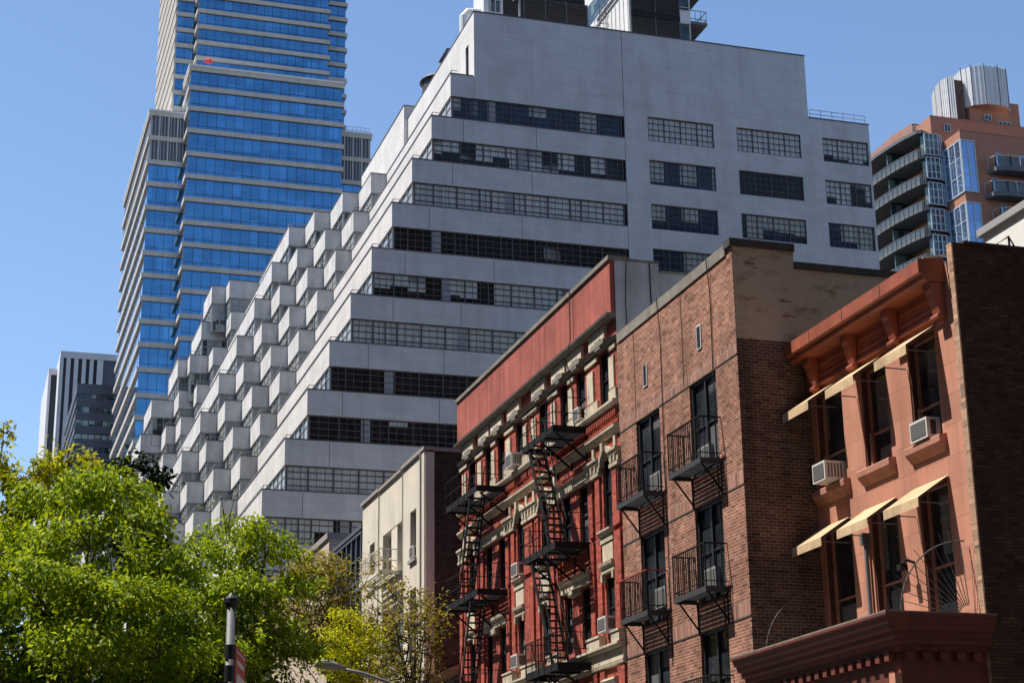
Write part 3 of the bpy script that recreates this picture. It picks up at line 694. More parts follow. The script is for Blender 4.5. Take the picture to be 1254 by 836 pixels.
def screen(name, pts, z0, z1, label, step=.45, notch=None):
    r = empty(name, (pts[0][0], pts[0][1], z0), label, 'screen', 'silver roof screens')
    mb = MB(); t = .12
    for a, c in zip(pts, pts[1:]): mb.add([(*a, z0), (*c, z0), (*c, z1), (*a, z1), (a[0]+t, a[1]+t, z0), (c[0]+t, c[1]+t, z0), (c[0]+t, c[1]+t, z1), (a[0]+t, a[1]+t, z1)], [(0,1,2,3), (7,6,5,4), (3,2,6,7), (0,4,5,1), (0,3,7,4), (1,5,6,2)])
    mb.build('sheet', 'silver', r)
    mb = MB()
    for a, c in zip(pts, pts[1:]):
        m_ = max(1, round(math.dist(a, c)/step))
        for q in range(m_+1):
            p = (a[0]+(c[0]-a[0])*q/m_-.02, a[1]+(c[1]-a[1])*q/m_-.03); mb.bar((*p, z0-.05), (*p, z1+.3*(step > .4)), .05)
    mb.build('fin_row', 'silver', r)
    return r
screen('roof_screen', [(114.2, 181.5), (113.3, 179.2), (112.9, 177.4), (113.2, 176.1), (113.75, 175.5)], 92.15, 98.1, 'plain curved silver screen with solid sheet, left one on orange roof', .3)
screen('roof_screen', [(115.75, 178.5), (115.55, 176.6), (116.2, 175.4), (117.6, 174.6), (119.5, 174.5), (121.0, 175.0), (121.9, 176.2), (122.1, 178.5)], 94.4, 99.6, 'taller finned drum shaped silver screen over the orange penthouse', .55)
mb = MB(); mb.box(114.25, 115.5, 176.3, 177.9, 92.1, 98.0); tag(mb.build('stair_housing', 'side_brick'), 'narrow dark brick stair housing between the two silver screens', 'stair housing')
# ------------------------------------------------------------------ row houses
def ac_unit(x, y0, y1, z0, z1, label, depth=.42, group='window air conditioners'):
    # window air conditioner sticking out of a facade that faces -x
    r = empty('air_conditioner', (x, (y0+y1)/2, z0), label, 'air conditioner', group)
    mb = MB(); mb.box(x-depth, x+.1, y0, y1, z0, z1); mb.build('casing', 'ac_body', r)
    mb = MB(); mb.box(x-depth-.012, x-depth+.01, y0+.05, y1-.05, z0+.05, z1-.05); mb.build('grille', 'ac_grille', r)
    mb = MB(); n = 5
    for i in range(n): v = x-depth+.08+i*(depth-.1)/n; mb.box(v, v+.035, y0-.008, y0+.01, z0+.06, z1-.06)
    mb.build('slot_row', 'ac_grille', r)
    return r
def sash_window(root, x, y0, y1, z0, z1, rec, mat='row_pane', frame='black_frame', meet=None, double=False, w=.06):
    mb = MB(); c = x + rec
    mb.quad((c, y0, z0), (c, y1, z0), (c, y1, z1), (c, y0, z1)); p = mb.build('window', mat, root)
    mb = MB(); us = [(y0+y1)/2] if double else []
    grid_frame(mb, 'x', c-.005, y0, y1, z0, z1, 9, [meet if meet else (z0+z1)/2], w, .07, us)
    mb.build('window_frame', frame, p)
    return p

# ---- plain brick house with small iron balconies
B2 = empty('brick_row_house', (17, 40, 0), 'plain worn brown-red brick row house with small black iron balconies', 'building')
cols = [(37.45, 39.05), (41.02, 42.65)]; tops = [13.64, 10.56, 7.58, 4.6]
holes = [(a, b, t-2.35, t) for a, b in cols for t in tops]
mb = MB(); mb.wall('x', 17, 36.2, 43.86, 0, 16.16, holes, .16); mb.quad((17.22,36.2,16.16),(17.22,43.86,16.16),(17.22,43.86,15.6),(17.22,36.2,15.6))
mb.build('wall', 'red_brick', B2)
mb = MB(); mb.quad((17.3,36.3,15.7),(34,36.3,15.7),(34,43.86,15.7),(17.3,43.86,15.7)); mb.build('roof', 'deck', B2)
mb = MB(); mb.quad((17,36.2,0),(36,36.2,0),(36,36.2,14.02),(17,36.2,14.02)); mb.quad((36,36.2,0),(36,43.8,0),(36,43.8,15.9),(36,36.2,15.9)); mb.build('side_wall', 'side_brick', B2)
mb = MB(); mb.box(17.012, 18.6, 36.196, 36.5, 14.02, 16.29); mb.box(18.6, 36, 36.196, 36.5, 14.02, 15.86); mb.build('parged_wall', 'cement', B2)
mb = MB(); mb.box(16.93, 18.62, 36.15, 36.52, 16.29, 16.48); mb.box(18.62, 36, 36.16, 36.52, 15.86, 16.04); mb.build('side_coping', 'dark_cope', B2)
mb = MB(); mb.box(16.965, 17.3, 36.53, 43.8, 16.16, 16.44); mb.build('coping', 'tan_cope', B2)
for t in tops:
    mb = MB(); mb.wall('x', 16.996, 36.2, 43.86, t+.02, t+.34, (), 0); mb.build('soldier_course', 'soldier', B2)
    mb = MB()
    for a, b in ((36.2, 37.44), (39.06, 41.0), (42.66, 43.86)): mb.box(16.985, 17.01, a, b, t-.02, t+.012)
    mb.build('joint', 'dark_cope', B2)
for y0, z0, z1 in ((41.72, 14.4, 14.98), (38.15, 14.36, 14.98)):
    mb = MB(); mb.box(16.97, 17.0, y0, y0+.26, z0, z1); v = mb.build('wall_vent', 'ac_body', B2)
    mb = MB()
    for i in range(9): mb.box(16.955, 16.969, y0+.04, y0+.22, z0+.05+i*.06, z0+.085+i*.06)
    mb.build('slat_row', 'black_frame', v)
for yy, dy in ((40.7, .02), (37.49, .01)):
    mb = MB(); mb.tube([(16.91, yy, 16.46), (16.915, yy+.01, 16.3), (16.97, yy+dy, 15.6), (16.975, yy+.03, 14.6), (16.97, yy+.04, 13.6), (16.975, yy+.05, 7)], .014, 5); mb.build('cable', 'black_frame', B2)
for yy in (39.35, 42.62):
    mb = MB(); mb.tube([(16.985, yy, 16.1), (16.985, yy-.02, 14.9), (16.985, yy, 13.7)], .008, 4); mb.build('cable', 'dark_cope', B2)
for a, b in cols:
    for t in tops: sash_window(B2, 17, a, b, t-2.35, t, .13, meet=t-1.15, double=True, w=.085)
def iron_balcony(y0, y1, z, red=False):
    x0, x1 = 16.42, 16.99
    mb = MB(); mb.box(x0, x0+.035, y0, y1, z, z+.13)
    for yy in (y0, y1-.035): mb.box(x0+.035, x1, yy, yy+.035, z, z+.13)
    n = 9
    for i in range(n): xx = x0+.05+i*(x1-x0-.05)/n; mb.box(xx, xx+.034, y0+.036, y1-.036, z+.09, z+.12)
    p = mb.build('balcony', 'grey_iron', B2)
    R = 'rust_red' if red else 'iron'
    mb = MB(); zt = z+1.12
    mb.bar((x0+.015, y0, zt), (x0+.015, y1, zt), .04, .03); mb.bar((x0, y0+.015, zt), (x1, y0+.015, zt), .04, .03); mb.bar((x0, y1-.015, zt), (x1, y1-.015, zt), .04, .03)
    if red: mb.bar((x0+.015, y1-.015, z+.1), (x0+.015, y1-.015, zt), .035)
    mb.build('handrail', R, p)
    mb = MB(); mb.bar((x0+.015, y0, z+.25), (x0+.015, y1, z+.25), .02); mb.bar((x0, y0+.015, z+.25), (x1, y0+.015, z+.25), .02); mb.bar((x0, y1-.015, z+.25), (x1, y1-.015, z+.25), .02)
    n = 17
    for i in range(n+1): yy = y0+.015+(y1-y0-.03)*i/n; mb.bar((x0+.015, yy, z+.1), (x0+.015, yy, zt), .028 if i in (0, n) else .019)
    for i in (1, 2, 3):
        for yy in (y0+.015, y1-.015): mb.bar((x0+(x1-x0)*i/4, yy, z+.1), (x0+(x1-x0)*i/4, yy, zt), .015)
    # scrolled ornament in the middle of the front
    for yc in (y0+(y1-y0)*.3, y0+(y1-y0)*.62):
        for zc in (z+.5, z+.8): mb.tube([(x0+.01, yc+.045*math.cos(q*PI/4), zc+.11*math.sin(q*PI/4)) for q in range(9)], .008, 4)
    mb.build('baluster_row', 'iron', p)
    for yy in (y0+.1, y1-.12):
        mb = MB(); mb.bar((x1, yy, z-.62), (x0+.08, yy, z+.02), .035); mb.bar((x1, yy, z-.7), (x1, yy, z+.05), .035)
        mb.build('bracket', 'iron', p)
for z in (11.27, 8.27, 5.27):
    iron_balcony(37.28, 39.22, z); iron_balcony(40.9, 42.78, z, red=(z == 8.27))
for (y0, z0, lb) in ((38.05, 11.45, 'grey window air conditioner behind the topmost right iron balcony of brick house'), (41.15, 11.5, 'grey window air conditioner behind the topmost left iron balcony of brick house'), (38.0, 8.5, 'grey window air conditioner behind the middle right iron balcony of brick house'), (41.1, 8.55, 'grey window air conditioner behind the red railed iron balcony')):
    r = empty('air_conditioner', (17.1, y0+.33, z0), lb, 'air conditioner', 'window air conditioners')
    mb = MB(); mb.box(16.99, 17.12, y0, y0+.66, z0, z0+.5); mb.build('casing', 'ac_grey', r)
    mb = MB(); mb.box(16.97, 17.0, y0+.05, y0+.61, z0+.06, z0+.44); mb.build('grille', 'ac_grille', r)

# ---- ornate red house with fire escapes
B3 = empty('ornate_row_house', (17, 51.7, 0), 'ornate red painted row house with cream stone trim and fire escapes', 'building')
DY = 7.85
top_w = [(44.5, 45.28), (46.5, 47.25), (48.03, 48.7), (49.9, 50.7)]
W = []
for d in (0, DY):
    for i, (a, b) in enumerate(top_w):
        W.append((a+d, b+d, 14.62, 16.26, 'top'))
        if i in (0, 3): W.append((a+d+.02, b+d, 11.2, 13.38, 'arch'))
        else: W.append((a+d, b+d, 11.15, 12.85, 'rect'))
        W.append((a+d+.04, b+d, 8.27, 9.95, 'third')); W.append((a+d+.04, b+d, 5.0, 7.0, 'second'))
mb = MB(); mb.wall('x', 17, 43.88, 59.5, 0, 17.0, [w[:4] for w in W], .16)
mb.quad((17,59.5,0),(40,59.5,0),(40,59.5,17.8),(17,59.5,17.8)); mb.quad((40,44,0),(40,59.5,0),(40,59.5,18),(40,44,18))
mb.build('wall', 'b3_brick', B3)
mb = MB(); mb.quad((17.2,43.9,17.9),(40,43.9,17.9),(40,59.5,17.9),(17.2,59.5,17.9)); mb.build('roof', 'deck', B3)
mb = MB(); mb.box(16.86, 16.99, 43.9, 59.52, 17.08, 18.62); mb.box(16.995, 17.25, 43.92, 59.5, 17.0, 18.6); mb.build('parapet', 'b3_panel', B3)
mb = MB()
for yy in (46.95, 49.6, 52.15, 53.9, 56.75, 58.3): mb.box(16.852, 16.865, yy, yy+.018, 17.1, 18.6)
mb.build('panel_joint', 'brown_trim', B3)
mb = MB(); mb.tube([(16.76, 47.0, 18.7), (16.76, 47.0, 17.2), (16.6, 47, 16.7), (16.8, 47, 15.5), (16.8, 46.95, 14.4)], .018, 5); mb.build('cable', 'dark_cope', B3)
mb = MB(); mb.box(16.8, 17.4, 43.85, 59.56, 18.622, 18.75); mb.build('coping', 'tan_cope', B3)
mb = MB(); mb.sweep_y([(17, 16.96), (16.84, 16.97), (16.74, 17.02), (16.72, 17.076), (17, 17.076)], 43.87, 59.62); mb.build('crown_moulding', 'tan_cope', B3)
mb = MB(); mb.box(17.0, 18.33, 43.87, 43.895, 12, 18.62); mb.box(17.26, 18.33, 43.9, 44.1, 12, 18.62); mb.box(18.33, 40, 43.89, 44.1, 12, 18.38); mb.quad((17,43.882,0),(17.3,43.882,0),(17.3,43.882,18),(17,43.882,18)); mb.build('side_wall', 'grey_stucco', B3)
mb = MB(); mb.box(17.42, 18.36, 43.86, 44.15, 18.62, 18.7); mb.box(18.36, 40, 43.86, 44.15, 18.38, 18.44); mb.build('side_coping', 'tan_cope', B3)
mb = MB(); mb.tube([(18.05, 43.87, 18.6), (18.06, 43.86, 17.6), (18.1, 43.86, 16.4)], .02, 5); mb.tube([(17.35, 43.87, 18.6), (17.3, 43.86, 17.4), (17.32, 43.86, 16.2)], .012, 5); mb.build('cable', 'dark_cope', B3)
for d in (0, DY):
    for a, b in ((44.62, 45.9), (46.55, 47.8), (48.02, 49.25), (49.92, 51.2)):
        mb = MB(); mb.box(16.91, 17.0, a+d, b+d, 16.5, 16.93); mb.build('frieze_panel', 'carved', B3)
    # hood course above the top windows, stepping up over every window
    mb = MB()
    mb.sweep_y([(17, 16.3), (16.88, 16.32), (16.83, 16.40), (17, 16.46)], 43.9+d, 43.9+DY+d-.02)
    for a, b in top_w: mb.box(16.79, 16.99, a+d-.1, b+d+.15, 16.36, 16.49); mb.box(16.8, 16.95, a+d+.2, b+d-.15, 16.28, 16.55)
    mb.build('hood_moulding', 'tan_cope', B3)
    for a, b in ((43.92, 44.46), (45.36, 46.42), (47.35, 47.95), (48.8, 49.82), (50.8, 51.74)):
        mb = MB(); mb.box(16.94, 17.0, a+d, b+d, 16.11, 16.25); mb.build('lintel', 'stone', B3)
        mb = MB(); mb.box(16.93, 17.0, a+d+.0, b+d-.0, 14.66, 14.96); mb.build('stone_block', 'stone', B3)
    for a, b in ((44.06, 44.44), (45.72, 46.22), (47.5, 47.86), (49.05, 49.5), (50.95, 51.35)):
        mb = MB(); mb.box(16.945, 17.0, a+d, b+d, 15.02, 15.92); mb.build('carved_panel', 'carved', B3)
    mb = MB(); mb.sweep_y([(17, 14.46), (16.86, 14.48), (16.82, 14.56), (16.82, 14.63), (17, 14.66)], 43.9+d, 43.9+DY+d-.02); mb.build('sill_course', 'stone', B3)
    mb = MB(); mb.box(16.93, 17, 43.9+d, 43.88+DY+d, 14.36, 14.45)
    y = 43.95+d
    while y < 43.8+DY+d: mb.box(16.90, 16.999, y, y+.07, 14.20, 14.36); y += .14
    mb.box(16.95, 17, 43.9+d, 43.88+DY+d, 14.02, 14.08); mb.build('dentil_course', 'b3_brick', B3)
    mb = MB(); mb.sweep_y([(17, 13.70), (16.93, 13.72), (16.88, 13.79), (16.83, 13.85), (16.83, 13.91), (17, 13.95)], 43.9+d, 43.9+DY+d-.02); mb.build('string_cornice', 'stone', B3)
    # pilasters and capitals
    for a, b in ((43.92, 44.44), (45.42, 46.35), (48.86, 49.78), (50.84, 51.74)):
        mb = MB()
        for q0, q1 in (((a, b),) if b-a < .6 else ((a, a+.34), (b-.34, b))):
            mb.box(16.93, 17.0, q0+d, q1+d, 11.2, 12.82); mb.box(16.93, 17.0, q0+d, q1+d, 8.27, 11.05)
            mb.box(16.93, 17.0, q0+d, q1+d, 4.6, 7.45)
        mb.build('pilaster', 'b3_brick', B3)
        mb = MB(); mb.sweep_y([(17, 12.78), (16.88, 12.8), (16.88, 12.9), (16.91, 12.92), (16.91, 13.06), (16.87, 13.12), (16.85, 13.2), (16.82, 13.22), (16.82, 13.29), (17, 13.31)], a+d-.06, b+d+.06)
        n = 2 if b-a < .6 else 3
        for i in range(n): yy = a+d+(b-a)*(i+.5)/n; mb.box(16.86, 16.93, yy-.05, yy+.05, 12.92, 13.1)
        mb.build('capital', 'stone', B3)
        mb = MB(); mb.box(16.94, 17, (a+b)/2+d-.08, (a+b)/2+d+.08, 13.32, 13.69); mb.build('stone_block', 'stone', B3)
    # arches of the single windows
    for a, b in ((44.52, 45.28), (49.92, 50.7)):
        c = (a+b)/2+d; r0 = (b-a)/2; mb = MB(); zc = 13.0
        n = 12
        for i in range(n):
            t0, t1 = PI*i/n, PI*(i+1)/n
            P = lambda r, t, x: (x, c+r*math.cos(t), zc+r*math.sin(t))
            ro = r0+.14
            mb.add([P(r0, t0, 16.9), P(r0, t1, 16.9), P(ro, t1, 16.9), P(ro, t0, 16.9), P(r0, t0, 17.12), P(r0, t1, 17.12), P(ro, t1, 17.0), P(ro, t0, 17.0)], [(0,1,2,3), (0,4,5,1), (3,2,6,7)])
            # brick filling the corner between the arch and the square opening
            mb.cur = 1
            ca, cb = (max(-r0, min(r0, r0*math.cos(t0)))), (max(-r0, min(r0, r0*math.cos(t1))))
            mb.quad(P(r0, t0, 17.004), P(r0, t1, 17.004), (17.004, c+cb, 13.385), (17.004, c+ca, 13.385)); mb.cur = 0
        mb.build('arch', ['stone', 'b3_brick'], B3)
        mb = MB(); mb.box(16.82, 17, c-.08, c+.08, 13.34, 13.6); mb.build('keystone', 'stone', B3)
        mb = MB(); mb.sweep_y([(17, 11.05), (16.85, 11.06), (16.8, 11.14), (16.8, 11.19), (17, 11.2)], a+d-.1, b+d+.1); mb.build('sill', 'stone', B3)
        mb = MB(); mb.box(16.93, 17, a+d-.02, b+d+.02, 10.36, 10.84); mb.build('carved_panel', 'carved', B3)
        mb = MB(); mb.box(16.9, 17, a+d-.1, b+d+.1, 10.86, 11.04); mb.build('stone_block', 'stone', B3)
        mb = MB(); mb.sweep_y([(17, 10.02), (16.91, 10.04), (16.91, 10.18), (16.84, 10.22), (16.82, 10.3), (17, 10.34)], a+d-.12, b+d+.12)
        for yy in (a+d-.1, b+d-.02): mb.box(16.88, 17, yy, yy+.12, 9.82, 10.02)
        mb.build('lintel', 'stone', B3)
    # broad lintels of the paired windows
    mb = MB(); mb.sweep_y([(17, 12.86), (16.9, 12.88), (16.9, 13.1), (16.84, 13.16), (17, 13.2)], 46.4+d, 48.8+d); mb.build('lintel', 'stone', B3)
    mb = MB(); mb.sweep_y([(17, 11.0), (16.84, 11.02), (16.82, 11.12), (17, 11.15)], 46.4+d, 48.8+d); mb.build('sill', 'stone', B3)
    mb = MB(); mb.sweep_y([(17, 10.0), (16.92, 10.02), (16.92, 10.2), (16.85, 10.26), (16.83, 10.36), (17, 10.42)], 46.4+d, 48.85+d); mb.box(16.85, 17, 47.3+d, 48.0+d, 9.82, 10.0); mb.build('lintel', 'stone', B3)
    # base course with pedestals and the corbelled cornice under it
    mb = MB(); mb.sweep_y([(17, 7.92), (16.78, 7.94), (16.74, 8.0), (16.74, 8.06), (17, 8.08)], 43.9+d, 43.9+DY+d-.02)
    for a, b in ((43.9, 44.5), (45.4, 46.4), (48.82, 49.85), (50.8, 51.75)):
        mb.box(16.8, 16.99, a+d, b+d, 8.08, 8.34); mb.box(16.77, 16.99, a+d-.02, b+d+.02, 8.34, 8.4)
    mb.build('base_course', 'stone', B3)
    mb = MB(); mb.box(16.9, 17, 43.9+d, 43.88+DY+d, 7.62, 7.91); mb.build('ornament_band', 'carved', B3)
    mb = MB(); mb.sweep_y([(17, 7.5), (16.9, 7.52), (16.88, 7.61), (17, 7.615)], 43.9+d, 43.9+DY+d-.02); mb.build('bed_moulding', 'stone', B3)
    for a, b in top_w:
        mb = MB(); mb.sweep_y([(17, 7.0), (16.86, 7.02), (16.8, 7.14), (16.82, 7.2), (17, 7.24)], a+d-.12, b+d+.12); mb.build('lintel', 'stone', B3)
for a, b, e, f, t in W: sash_window(B3, 17, a, b, e, f, .13, w=.05)
def fire_escape(y0, y1, z, stair=None, pick=True):
    # iron platform with rails, brackets and the steep stair to the level below
    x0, x1 = 15.93, 16.98
    mb = MB(); mb.box(x0, x0+.03, y0, y1, z-.03, z+.17)
    for yy in (y0, y1-.03): mb.box(x0+.03, x1, yy, yy+.03, z-.03, z+.17)
    n = 12
    for i in range(n):
        xx = x0+.06+i*(x1-x0-.07)/n; a, b = y0+.031, y1-.031
        if stair and i < 7:
            if stair[0] > (y0+y1)/2: b = stair[0] - .95
            else: a = stair[0] + .95
        mb.box(xx, xx+.048, a, b, z+.03, z+.065)
    for q in (.33, .66): yy = y0+(y1-y0)*q; mb.box(x0+.03, x1, yy, yy+.05, z-.02, z+.028)
    p = mb.build('fire_escape', 'iron', B3)
    mb = MB()
    for zz_ in (.55, 1.0):
        mb.bar((x0, y0, z+zz_), (x0, y1, z+zz_), .022); mb.bar((x0, y0, z+zz_), (x1, y0, z+zz_), .022); mb.bar((x0, y1, z+zz_), (x1, y1, z+zz_), .022)
    for q in range(6): yy = y0+(y1-y0)*q/5; mb.bar((x0, yy, z), (x0, yy, z+1.0), .026)
    if pick:
        for q in range(22): yy = y0+(y1-y0)*(q+.5)/22; mb.bar((x0, yy, z+.1), (x0, yy, z+1.0), .011)
        for q in range(7): xx = x0+(x1-x0)*(q+.5)/7; mb.bar((xx, y0, z+.1), (xx, y0, z+1.0), .011)
    mb.build('railing', 'iron', p)
    for yy in (y0+.15, (y0+y1)/2, y1-.15):
        mb = MB(); mb.bar((x1, yy, z-.75), (x0+.15, yy, z-.03), .05); mb.bar((x1, yy, z-.8), (x1, yy, z), .045)
        mb.build('bracket', 'iron', p)
    if stair:
        ya, yb, zb = stair; mb = MB(); xa, xb = 15.98, 16.46
        for xx in (xa, xb): mb.bar((xx, ya, z+.06), (xx, yb, zb+.06), .035, .13)
        n = 15
        for i in range(n): t = (i+.5)/n; yy = ya+(yb-ya)*t; zz_ = z+(zb-z)*t; mb.box(xa+.02, xb-.02, yy-.1, yy+.1, zz_+.02, zz_+.05)
        mb.build('stair', 'iron', p)
        mb = MB()
        for xx in (xa, xb):
            mb.tube([(xx, ya, z+1.0), (xx, (ya+yb)/2, (z+zb)/2+.85), (xx, yb, zb+.9)], .018, 5)
            for t in (.15, .5, .85): yy = ya+(yb-ya)*t; zz_ = z+(zb-z)*t; mb.bar((xx, yy, zz_), (xx, yy, zz_+.82), .018)
        mb.build('stair_rail', 'iron', p)
for z in (14.27, 10.95, 7.62): fire_escape(46.33, 49.15, z, (48.75, 46.85, z-3.32), pick=(z < 9))
for z in (14.22, 10.88, 7.5): fire_escape(54.0, 57.7, z, (54.85, 56.4, z-3.34), pick=False)
ac_unit(17, 52.45, 53.1, 14.72, 15.15, 'small white air conditioner in top floor window beside upper fire escape', .38)
ac_unit(17, 44.62, 45.22, 8.42, 8.82, 'white air conditioner in third floor window near the plain brick house', .3)
ac_unit(17, 52.45, 53.05, 8.42, 8.82, 'white air conditioner at low window between the two fire escapes', .3)
ac_unit(17, 52.45, 53.05, 11.25, 11.65, 'white air conditioner in arched window between the two fire escapes', .25)
ac_unit(17, 46.6, 47.1, 14.72, 15.1, 'small grey white air conditioner in top floor window just above an iron platform', .2)

# ---- narrow brownstone with awnings
FX = 18.8
B1 = empty('brownstone_house', (18.8, 33, 0), 'narrow reddish brownstone house with cream awnings and bracketed cornice', 'building')
w1 = [(30.6, 31.72), (32.66, 33.8), (34.68, 35.95)]
hol = [(a, b, 10.42, 12.66) for a, b in w1] + [(a, b, 6.7, 9.55) for a, b in w1]
mb = MB(); mb.wall('x', FX, 29.85, 36.19, 0, 13.85, hol, .24)
mb.build('wall', 'brownstone', B1)
mb = MB(); mb.box(18.79, 19.05, 29.65, 29.845, 0, 14.2); mb.build('corner_pier', 'pier_brick', B1)
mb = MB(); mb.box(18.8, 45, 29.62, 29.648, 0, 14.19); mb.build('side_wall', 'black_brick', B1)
mb = MB(); mb.box(19.05, 45, 29.6, 29.9, 14.19, 14.24); mb.build('side_coping', 'dark_cope', B1)
mb = MB(); mb.quad((18.8,29.9,13.86),(45,29.9,13.7),(45,36.19,13.7),(18.8,36.19,13.86)); mb.build('roof', 'dark_cope', B1)
mb = MB(); mb.bar((18.3, 29.98, 13.93), (18.85, 29.9, 14.02), .05, .03); mb.build('flashing', 'bulk_white', B1)
for i, (a, b) in enumerate(w1):
    sash_window(B1, FX, a, b, 10.42, 12.66, .22, 'row_pane', 'brown_trim', 11.2, w=.07)
    sash_window(B1, FX, a, b, 6.7, 9.55, .22, 'row_pane', 'brown_trim', 7.9, w=.07)
    for e_, f_ in ((10.42, 12.66), (6.7, 9.55)):  # dark linings: shade of the reveals put in as maroon boxes
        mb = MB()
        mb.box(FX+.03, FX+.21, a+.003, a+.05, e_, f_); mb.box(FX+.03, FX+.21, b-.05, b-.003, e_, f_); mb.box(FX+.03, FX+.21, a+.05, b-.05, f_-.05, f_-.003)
        mb.build('reveal_shade_lining', 'casing', B1)
    mb = MB(); mb.sweep_y([(FX, 10.08), (FX-.03, 10.09), (FX-.09, 10.17), (FX-.17, 10.26), (FX-.18, 10.38), (FX-.16, 10.405), (FX, 10.43)], a-.14, b+.14); mb.build('sill', 'brown_trim', B1)
    for yy in (b-.2,):
        mb = MB(); mb.box(FX+.05, FX+.09, yy, yy+.05, 10.42, 11.2); mb.build('stop_bead', 'pier_brick', B1)
def awning(y0, y1, z, xo, zf, h):
    mb = MB(); x1 = FX - .02
    mb.quad((x1, y0, z), (x1, y1, z), (xo, y1, zf+h), (xo, y0, zf+h)); mb.quad((x1+.01, y0, z-.02), (x1+.01, y1, z-.02), (xo+.02, y1, zf+h-.02), (xo+.02, y0, zf+h-.02))
    mb.quad((xo, y0, zf+h), (xo, y1, zf+h), (xo, y1, zf), (xo, y0, zf))
    p = mb.build('awning', 'canvas', B1)
    mb = MB()
    for yy in (y0+.03, y1-.03): mb.tube([(x1, yy, zf+.1), (xo+.02, yy, zf+.1)], .014, 6); mb.tube([(x1, yy, z-.03), (xo+.03, yy, zf+h-.04)], .014, 6)
    mb.tube([(xo+.02, y0, zf+.1), (xo+.02, y1, zf+.1)], .014, 6)
    mb.build('awning_frame', 'steel_frame', p)
for a, b in ((30.47, 31.8), (32.72, 34.02), (34.86, 36.16)): awning(a, b, 12.72, 18.04, 12.02, .2)
for a, b in ((30.5, 31.9), (32.59, 33.95), (34.68, 36.12)): awning(a, b, 9.58, 18.05, 8.9, .19)
# main cornice: sloping hood, fascia, soffit and brackets
mb = MB(); y0, y1 = 30.0, 36.17
mb.sweep_y([(FX, 14.0), (18.34, 13.98), (18.2, 13.9), (18.2, 13.62), (18.28, 13.6), (18.3, 13.5), (18.36, 13.46), (FX, 13.46)], y0, y1)
mb.build('cornice', 'cornice_red', B1)
mb = MB()
for yy in (31.6, 33.3, 34.9): mb.box(18.193, 18.21, yy, yy+.02, 13.62, 13.9)
mb.build('joint', 'casing', B1)
mb = MB(); mb.box(18.72, FX, y0+.05, y1, 12.86, 13.455); mb.box(18.66, FX, y0+.03, y1, 12.8, 12.86); mb.build('frieze', 'cornice_red', B1)
mb = MB()
for a, b in ((30.42, 31.75), (32.2, 33.55), (34.05, 35.4)):
    mb.box(18.69, 18.715, a, b, 13.24, 13.29); mb.box(18.69, 18.715, a, b, 12.98, 13.03); mb.box(18.69, 18.715, a, a+.05, 13.031, 13.239); mb.box(18.69, 18.715, b-.05, b, 13.031, 13.239)
mb.build('frieze_panel', 'cornice_red', B1)
for yy in (30.02, 31.82, 33.66, 35.5):
    mb = MB(); n = yy
    prof = [(18.7, 13.45), (18.44, 13.45), (18.45, 13.30), (18.5, 13.22), (18.53, 13.08), (18.58, 12.95), (18.62, 12.82), (18.6, 12.72), (18.64, 12.62), (18.7, 12.6)]
    mb.sweep_y(prof, yy, yy+.26); mb.tube([(18.61, yy-.02, 12.74), (18.61, yy+.28, 12.74)], .06, 10); mb.build('bracket', 'cornice_red', B1)
mb = MB(); mb.tube([(18.72, 33.93, 9.0), (18.72, 33.93, 6.6)], .05, 8); mb.box(18.62, 18.8, 33.85, 34.01, 8.8, 9.05); mb.build('downpipe', 'post_grey', B1)
r = empty('wall_lamp', (18.7, 32.0, 8.0), 'small black wall lamp on brownstone beside the arched iron guard', 'lamp')
mb = MB(); mb.tube([(18.8, 32.1, 8.1), (18.6, 32.1, 8.15), (18.5, 32.1, 8.05)], .03, 6); mb.build('arm', 'iron', r)
mb = MB(); mb.box(18.42, 18.58, 32.02, 32.18, 7.93, 8.05); mb.build('head', 'iron', r)
ac_unit(FX, 30.82, 31.5, 10.43, 10.85, 'white air conditioner in the right upper window of the brownstone', .22)
ac_unit(FX, 34.8, 35.4, 10.43, 10.86, 'white air conditioner jutting far out of left upper brownstone window', .48)
# shop front built out at the foot of the brownstone
mb = MB()
mb.wall('x', 16.95, 29.75, 36.15, 0, 5.98); mb.quad((16.95,29.75,0),(18.8,29.75,0),(18.8,29.75,5.98),(16.95,29.75,5.98))
mb.build('shop_wall', 'shop_red', B1)
mb = MB(); pr = [(16.95, 5.95), (16.87, 5.96), (16.87, 6.06), (16.76, 6.08), (16.75, 6.16), (16.67, 6.19), (16.67, 6.28), (16.58, 6.31), (16.56, 6.40), (16.50, 6.44), (16.48, 6.52), (16.43, 6.55), (16.43, 6.60), (16.95, 6.61)]
def crown(mb, pr):
    # profile returned round the near corner
    n = len(pr); vs = []
    for x, z in pr:
        o = 16.95 - x
        vs += [(x, 36.17, z), (x, 29.75-o, z), (18.78, 29.75-o, z)]
    fs = []
    for i in range(n-1):
        a, b = 3*i, 3*(i+1); fs += [(a, a+1, b+1, b), (a+1, a+2, b+2, b+1)]
    mb.add(vs, fs); mb.add([(x, 36.17, z) for x, z in pr], [tuple(range(n))])
    return mb
crown(mb, pr); mb.quad((16.45,36.17,6.6),(16.45,29.26,6.6),(18.79,29.26,6.6),(18.79,36.17,6.6)); mb.build('shop_cornice', 'shop_red', B1)
mb = MB(); y = 29.9
while y < 36: mb.box(16.80, 16.93, y, y+.17, 5.79, 5.94); y += .36
x = 17.0
while x < 18.6: mb.box(x, x+.17, 29.60, 29.73, 5.79, 5.94); x += .36
mb.build('dentil_course', 'shop_red', B1)
mb = MB(); mb.box(16.90, 16.95, 29.95, 35.9, 4.6, 5.4); mb.build('sign_board', 'brownstone', B1)
mb = MB(); mb.box(16.8, 16.95, 29.72, 29.94, 3.5, 5.55); mb.build('corner_post', 'brownstone', B1)
